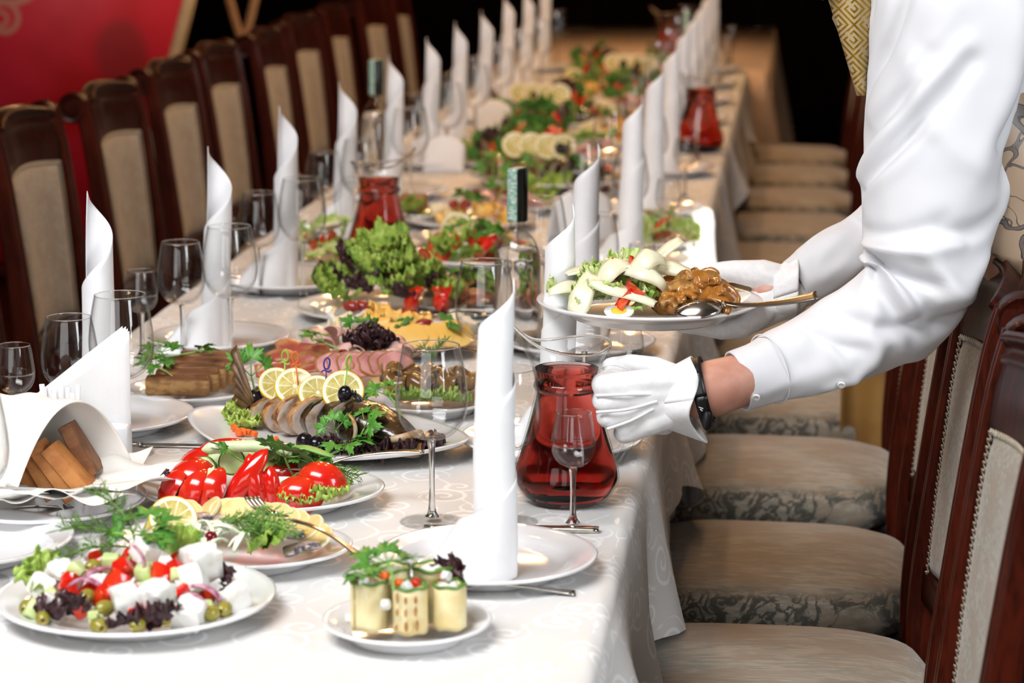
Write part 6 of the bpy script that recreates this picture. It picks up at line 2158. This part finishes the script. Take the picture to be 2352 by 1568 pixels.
# ---- left glove: thumb over the rim, fingers spread under the plate
ch = [[((0.695, 0.484, 0.976), 0.031), ((0.665, 0.480, 0.962), 0.031), ((0.640, 0.472, 0.946), 0.026)],
      [((0.690, 0.486, 0.990), 0.026), ((0.655, 0.482, 1.004), 0.022), ((0.615, 0.480, 1.008), 0.0165), ((0.575, 0.476, 1.006), 0.0135), ((0.548, 0.472, 1.003), 0.0115)]]
for i in range(4):
    yy_ = 0.440 + 0.022 * i
    r = 0.0115 + (0.001 if i in (1, 2) else 0)
    ch.append([((0.655, yy_ * 0.6 + 0.19, 0.952), 0.019), ((0.628, yy_, 0.934), 0.016), ((0.600, yy_ - 0.006, 0.930), r + 0.001), ((0.570, yy_ - 0.012, 0.936), r), ((0.545, yy_ - 0.02, 0.939), r * 0.9)])
gl = fuse(wpart('glove', capsules(ch, 12), GLOVE), 0.0028, 5)
def gcuff2(u, v):
    a = 2 * pi * u
    x = 0.672 + 0.035 * v
    return (x, 0.483 - (0.033 + 0.003 * v) * cos(a), 0.975 + 0.012 * v + (0.037 + 0.004 * v) * sin(a) + 0.004 * sin(4 * a) * v)
wpart('glove_hem', sheet(gcuff2, 48, 8, 0.0018), GLOVE, gl)

# ---- black fitness band on the right wrist
def band(u, v):
    a = 2 * pi * u
    x = 0.5755 + 0.0165 * v + 0.010 * (-sin(a)) 
    return (x, 0.1545 - 0.0375 * cos(a), 0.9015 + 0.0405 * sin(a) + 0.004 * v)
wb = wpart('wristband', sheet(band, 60, 3, 0.0028), BLACKR)
wpart('tracker', (lambda vf: ([(x + 0.592, y + 0.124, z + 0.873) for x, y, z in vf[0]], vf[1]))(ball(0.0075, 0.006, 0.016, 14, 10)), BLACKR, wb)
wpart('sensor_patch', (lambda vf: ([(x + 0.5775, y + 0.1255, z + 0.927) for x, y, z in vf[0]], vf[1]))(ball(0.006, 0.004, 0.009, 14, 10)), M('glossy_black', (0.003, 0.003, 0.003), 0.1), wb)
g = G()
for (dz, s, e) in ((0.914, -0.0025, 0.002), (0.906, -0.003, 0.0035), (0.903, 0.0, 0.0035), (0.8985, -0.003, -0.001), (0.894, -0.003, 0.0), (0.889, -0.002, 0.004), (0.886, 0.0, 0.003)):
    g.add(*tube([(0.5835 + s, 0.1165, dz + 0.001), (0.5835 + e, 0.1163, dz - 0.0015)], 0.0007, 5))
wpart('lettering', g, M('white_print', (0.8, 0.8, 0.8), 0.5), wb)

# ================================================================ the plate in his hand
PX = 'on the waiter\'s plate'
plate(0.500, 0.405, 0.158, 'white plate with cheese salad and mushrooms in the waiter\'s hand', None, z=0.953, name='served_plate', deep=1.1)
rh = random.Random(3)
for i in range(44):
    a, q = rh.uniform(0, 6.28), sqrt(rh.random())
    x, y = 0.446 + 0.062 * q * cos(a), 0.385 + 0.075 * q * sin(a)
    piece(rh.choice(three('flat') + three('let')), 'iceberg_leaf', 'pale torn lettuce leaf ' + PX, 'lettuce', (x, y, 0.980 + 0.046 * (1 - q * q) * rh.uniform(0.5, 1.1)), (rh.uniform(-.3, .9), rh.uniform(-.6, .6), rh.uniform(0, 6.28)), rh.uniform(0.5, 0.8), 'lettuce on the held plate',
          [LETP] if rh.random() < 0.9 else [LET])
PARMP = [((0.395, 0.345, 0.994), (0.5, 0.25, 0.35)), ((0.418, 0.318, 1.000), (0.9, -0.9, 0.8)), ((0.470, 0.300, 1.006), (0.75, 0.35, -0.3)), ((0.500, 0.345, 1.035), (0.9, -0.2, 0.3)), ((0.520, 0.378, 1.040), (1.0, -0.9, 0.2)), ((0.528, 0.362, 1.030), (0.9, 0.3, -0.4)), ((0.455, 0.340, 1.022), (0.8, -0.5, 0.2)),
         ((0.425, 0.38, 1.018), (0.5, 0.1, 0.4)), ((0.445, 0.352, 1.020), (0.6, -0.5, 0.1)), ((0.500, 0.330, 1.018), (0.9, 0.6, -0.2)), ((0.48, 0.37, 1.03), (0.4, 0.2, 1.2)), ((0.400, 0.37, 1.005), (0.6, -0.1, -0.2)), ((0.515, 0.34, 1.015), (0.8, 0.9, 0))]
SHAV = M('shaved_cheese', (0.85, 0.79, 0.58), 0.35, (0.80, 0.72, 0.50), 40, sss=0.3)
for i, (p, r) in enumerate(PARMP[:11]):
    piece('parm%d' % (i % 3), 'cheese_shaving', 'pale hard cheese shaving ' + PX, 'cheese', p, (r[0] * 0.75, r[1] * 0.8, r[2]), [(0.95, 0.7, 1.3), (0.8, 0.85, 1.5), (1.05, 0.6, 1.2), (0.75, 0.8, 1.6), (0.9, 0.6, 1.4)][i % 5], 'cheese shavings on the held plate', [SHAV])
for i, p in enumerate([(0.452, 0.352, 1.030), (0.470, 0.352, 1.034), (0.466, 0.292, 0.998), (0.478, 0.290, 0.996), (0.490, 0.312, 1.012)]):
    piece('wedge', 'cherry_tomato_piece', 'red cherry tomato piece ' + PX, 'tomato', p, (0.3 * i, 0.4, 1.3 * i - 1.5), 0.62, 'tomato pieces on the held plate')
egg = thing('egg_half', 'halved boiled egg at the front of the held plate', 'egg', (0.466, 0.282, 0.984), (radians(24), 0, radians(-8)))
ve, fe = lathe([(0.0, -0.012), (0.010, -0.0105), (0.0155, -0.005), (0.0165, 0.0), (0.0, 0.0)], 24)
obj('white', (ve, fe), EGGW, egg, scale=(1.25, 0.9, 0.8))
obj('yolk', lathe([(0.0, 0.0016), (0.006, 0.0014), (0.009, 0.0004), (0.009, -0.001)], 20), EGGY, egg, scale=(1.2, 1, 1))
tag(obj('mushroom_gravy', (lambda vf: vf)(ball(0.055, 0.058, 0.026, 28, 14, 0.3, 2)), SAUCE, loc=(0.560, 0.360, 0.988)), 'brown mushroom gravy heaped at the right of the held plate', 'gravy', kind='stuff')
for i in range(30):
    a, q = rh.uniform(0, 6.28), sqrt(rh.random())
    x, y = 0.562 + 0.052 * q * cos(a), 0.350 + 0.058 * q * sin(a)
    piece('mush%d' % (i % 3), 'mushroom_slice', 'brown mushroom slice in gravy ' + PX, 'mushroom', (x, y - 0.006, 0.986 + 0.034 * (1 - q * q)), (rh.uniform(0.2, 1.4), rh.uniform(-.7, .7), rh.uniform(-0.8, 0.8)), rh.uniform(0.75, 1.05), 'mushroom slices on the held plate', [SAUCE] if i % 3 else None)
spoon('steel spoon lying face down in the mushrooms of the held plate', (0.607, 0.292, 0.994), (radians(-25), radians(172), radians(10)))

# brown satin cloth hanging beside a chair under the waiter's arm
def satin(u, v):
    return (0.80 + 0.145 * u, 1.92 + 0.012 * sin(u * 9) * (0.5 + v), 0.30 + 0.36 * v + 0.01 * sin(u * 5))
tag(obj('satin_cloth', sheet(satin, 20, 10, 0.003), M('brown_satin', (0.30, 0.16, 0.045), 0.35, (0.22, 0.11, 0.03), 6)), 'brown gold satin cloth hanging from a chair below the waiter\'s arm', 'cloth')

# ================================================================ look-alikes told apart by their place in the row
_by = {}
for o in list(SC.objects):
    if o.parent is None and o.get('label'):
        _by.setdefault(o['label'], []).append(o)
_NTH = ['leftmost', 'second', 'third', 'fourth', 'fifth', 'sixth', 'seventh', 'eighth', 'ninth', 'tenth', 'eleventh', 'twelfth', 'thirteenth', 'fourteenth', 'fifteenth', 'sixteenth']
for lb, os_ in _by.items():
    if 2 <= len(os_) <= 16 and len(lb.split()) <= 13:
        for i, o in enumerate(sorted(os_, key=lambda q: q.location.x)):
            o['label'] = lb + (', leftmost' if i == 0 else ', rightmost' if i == len(os_) - 1 else ', %s from left' % _NTH[i])
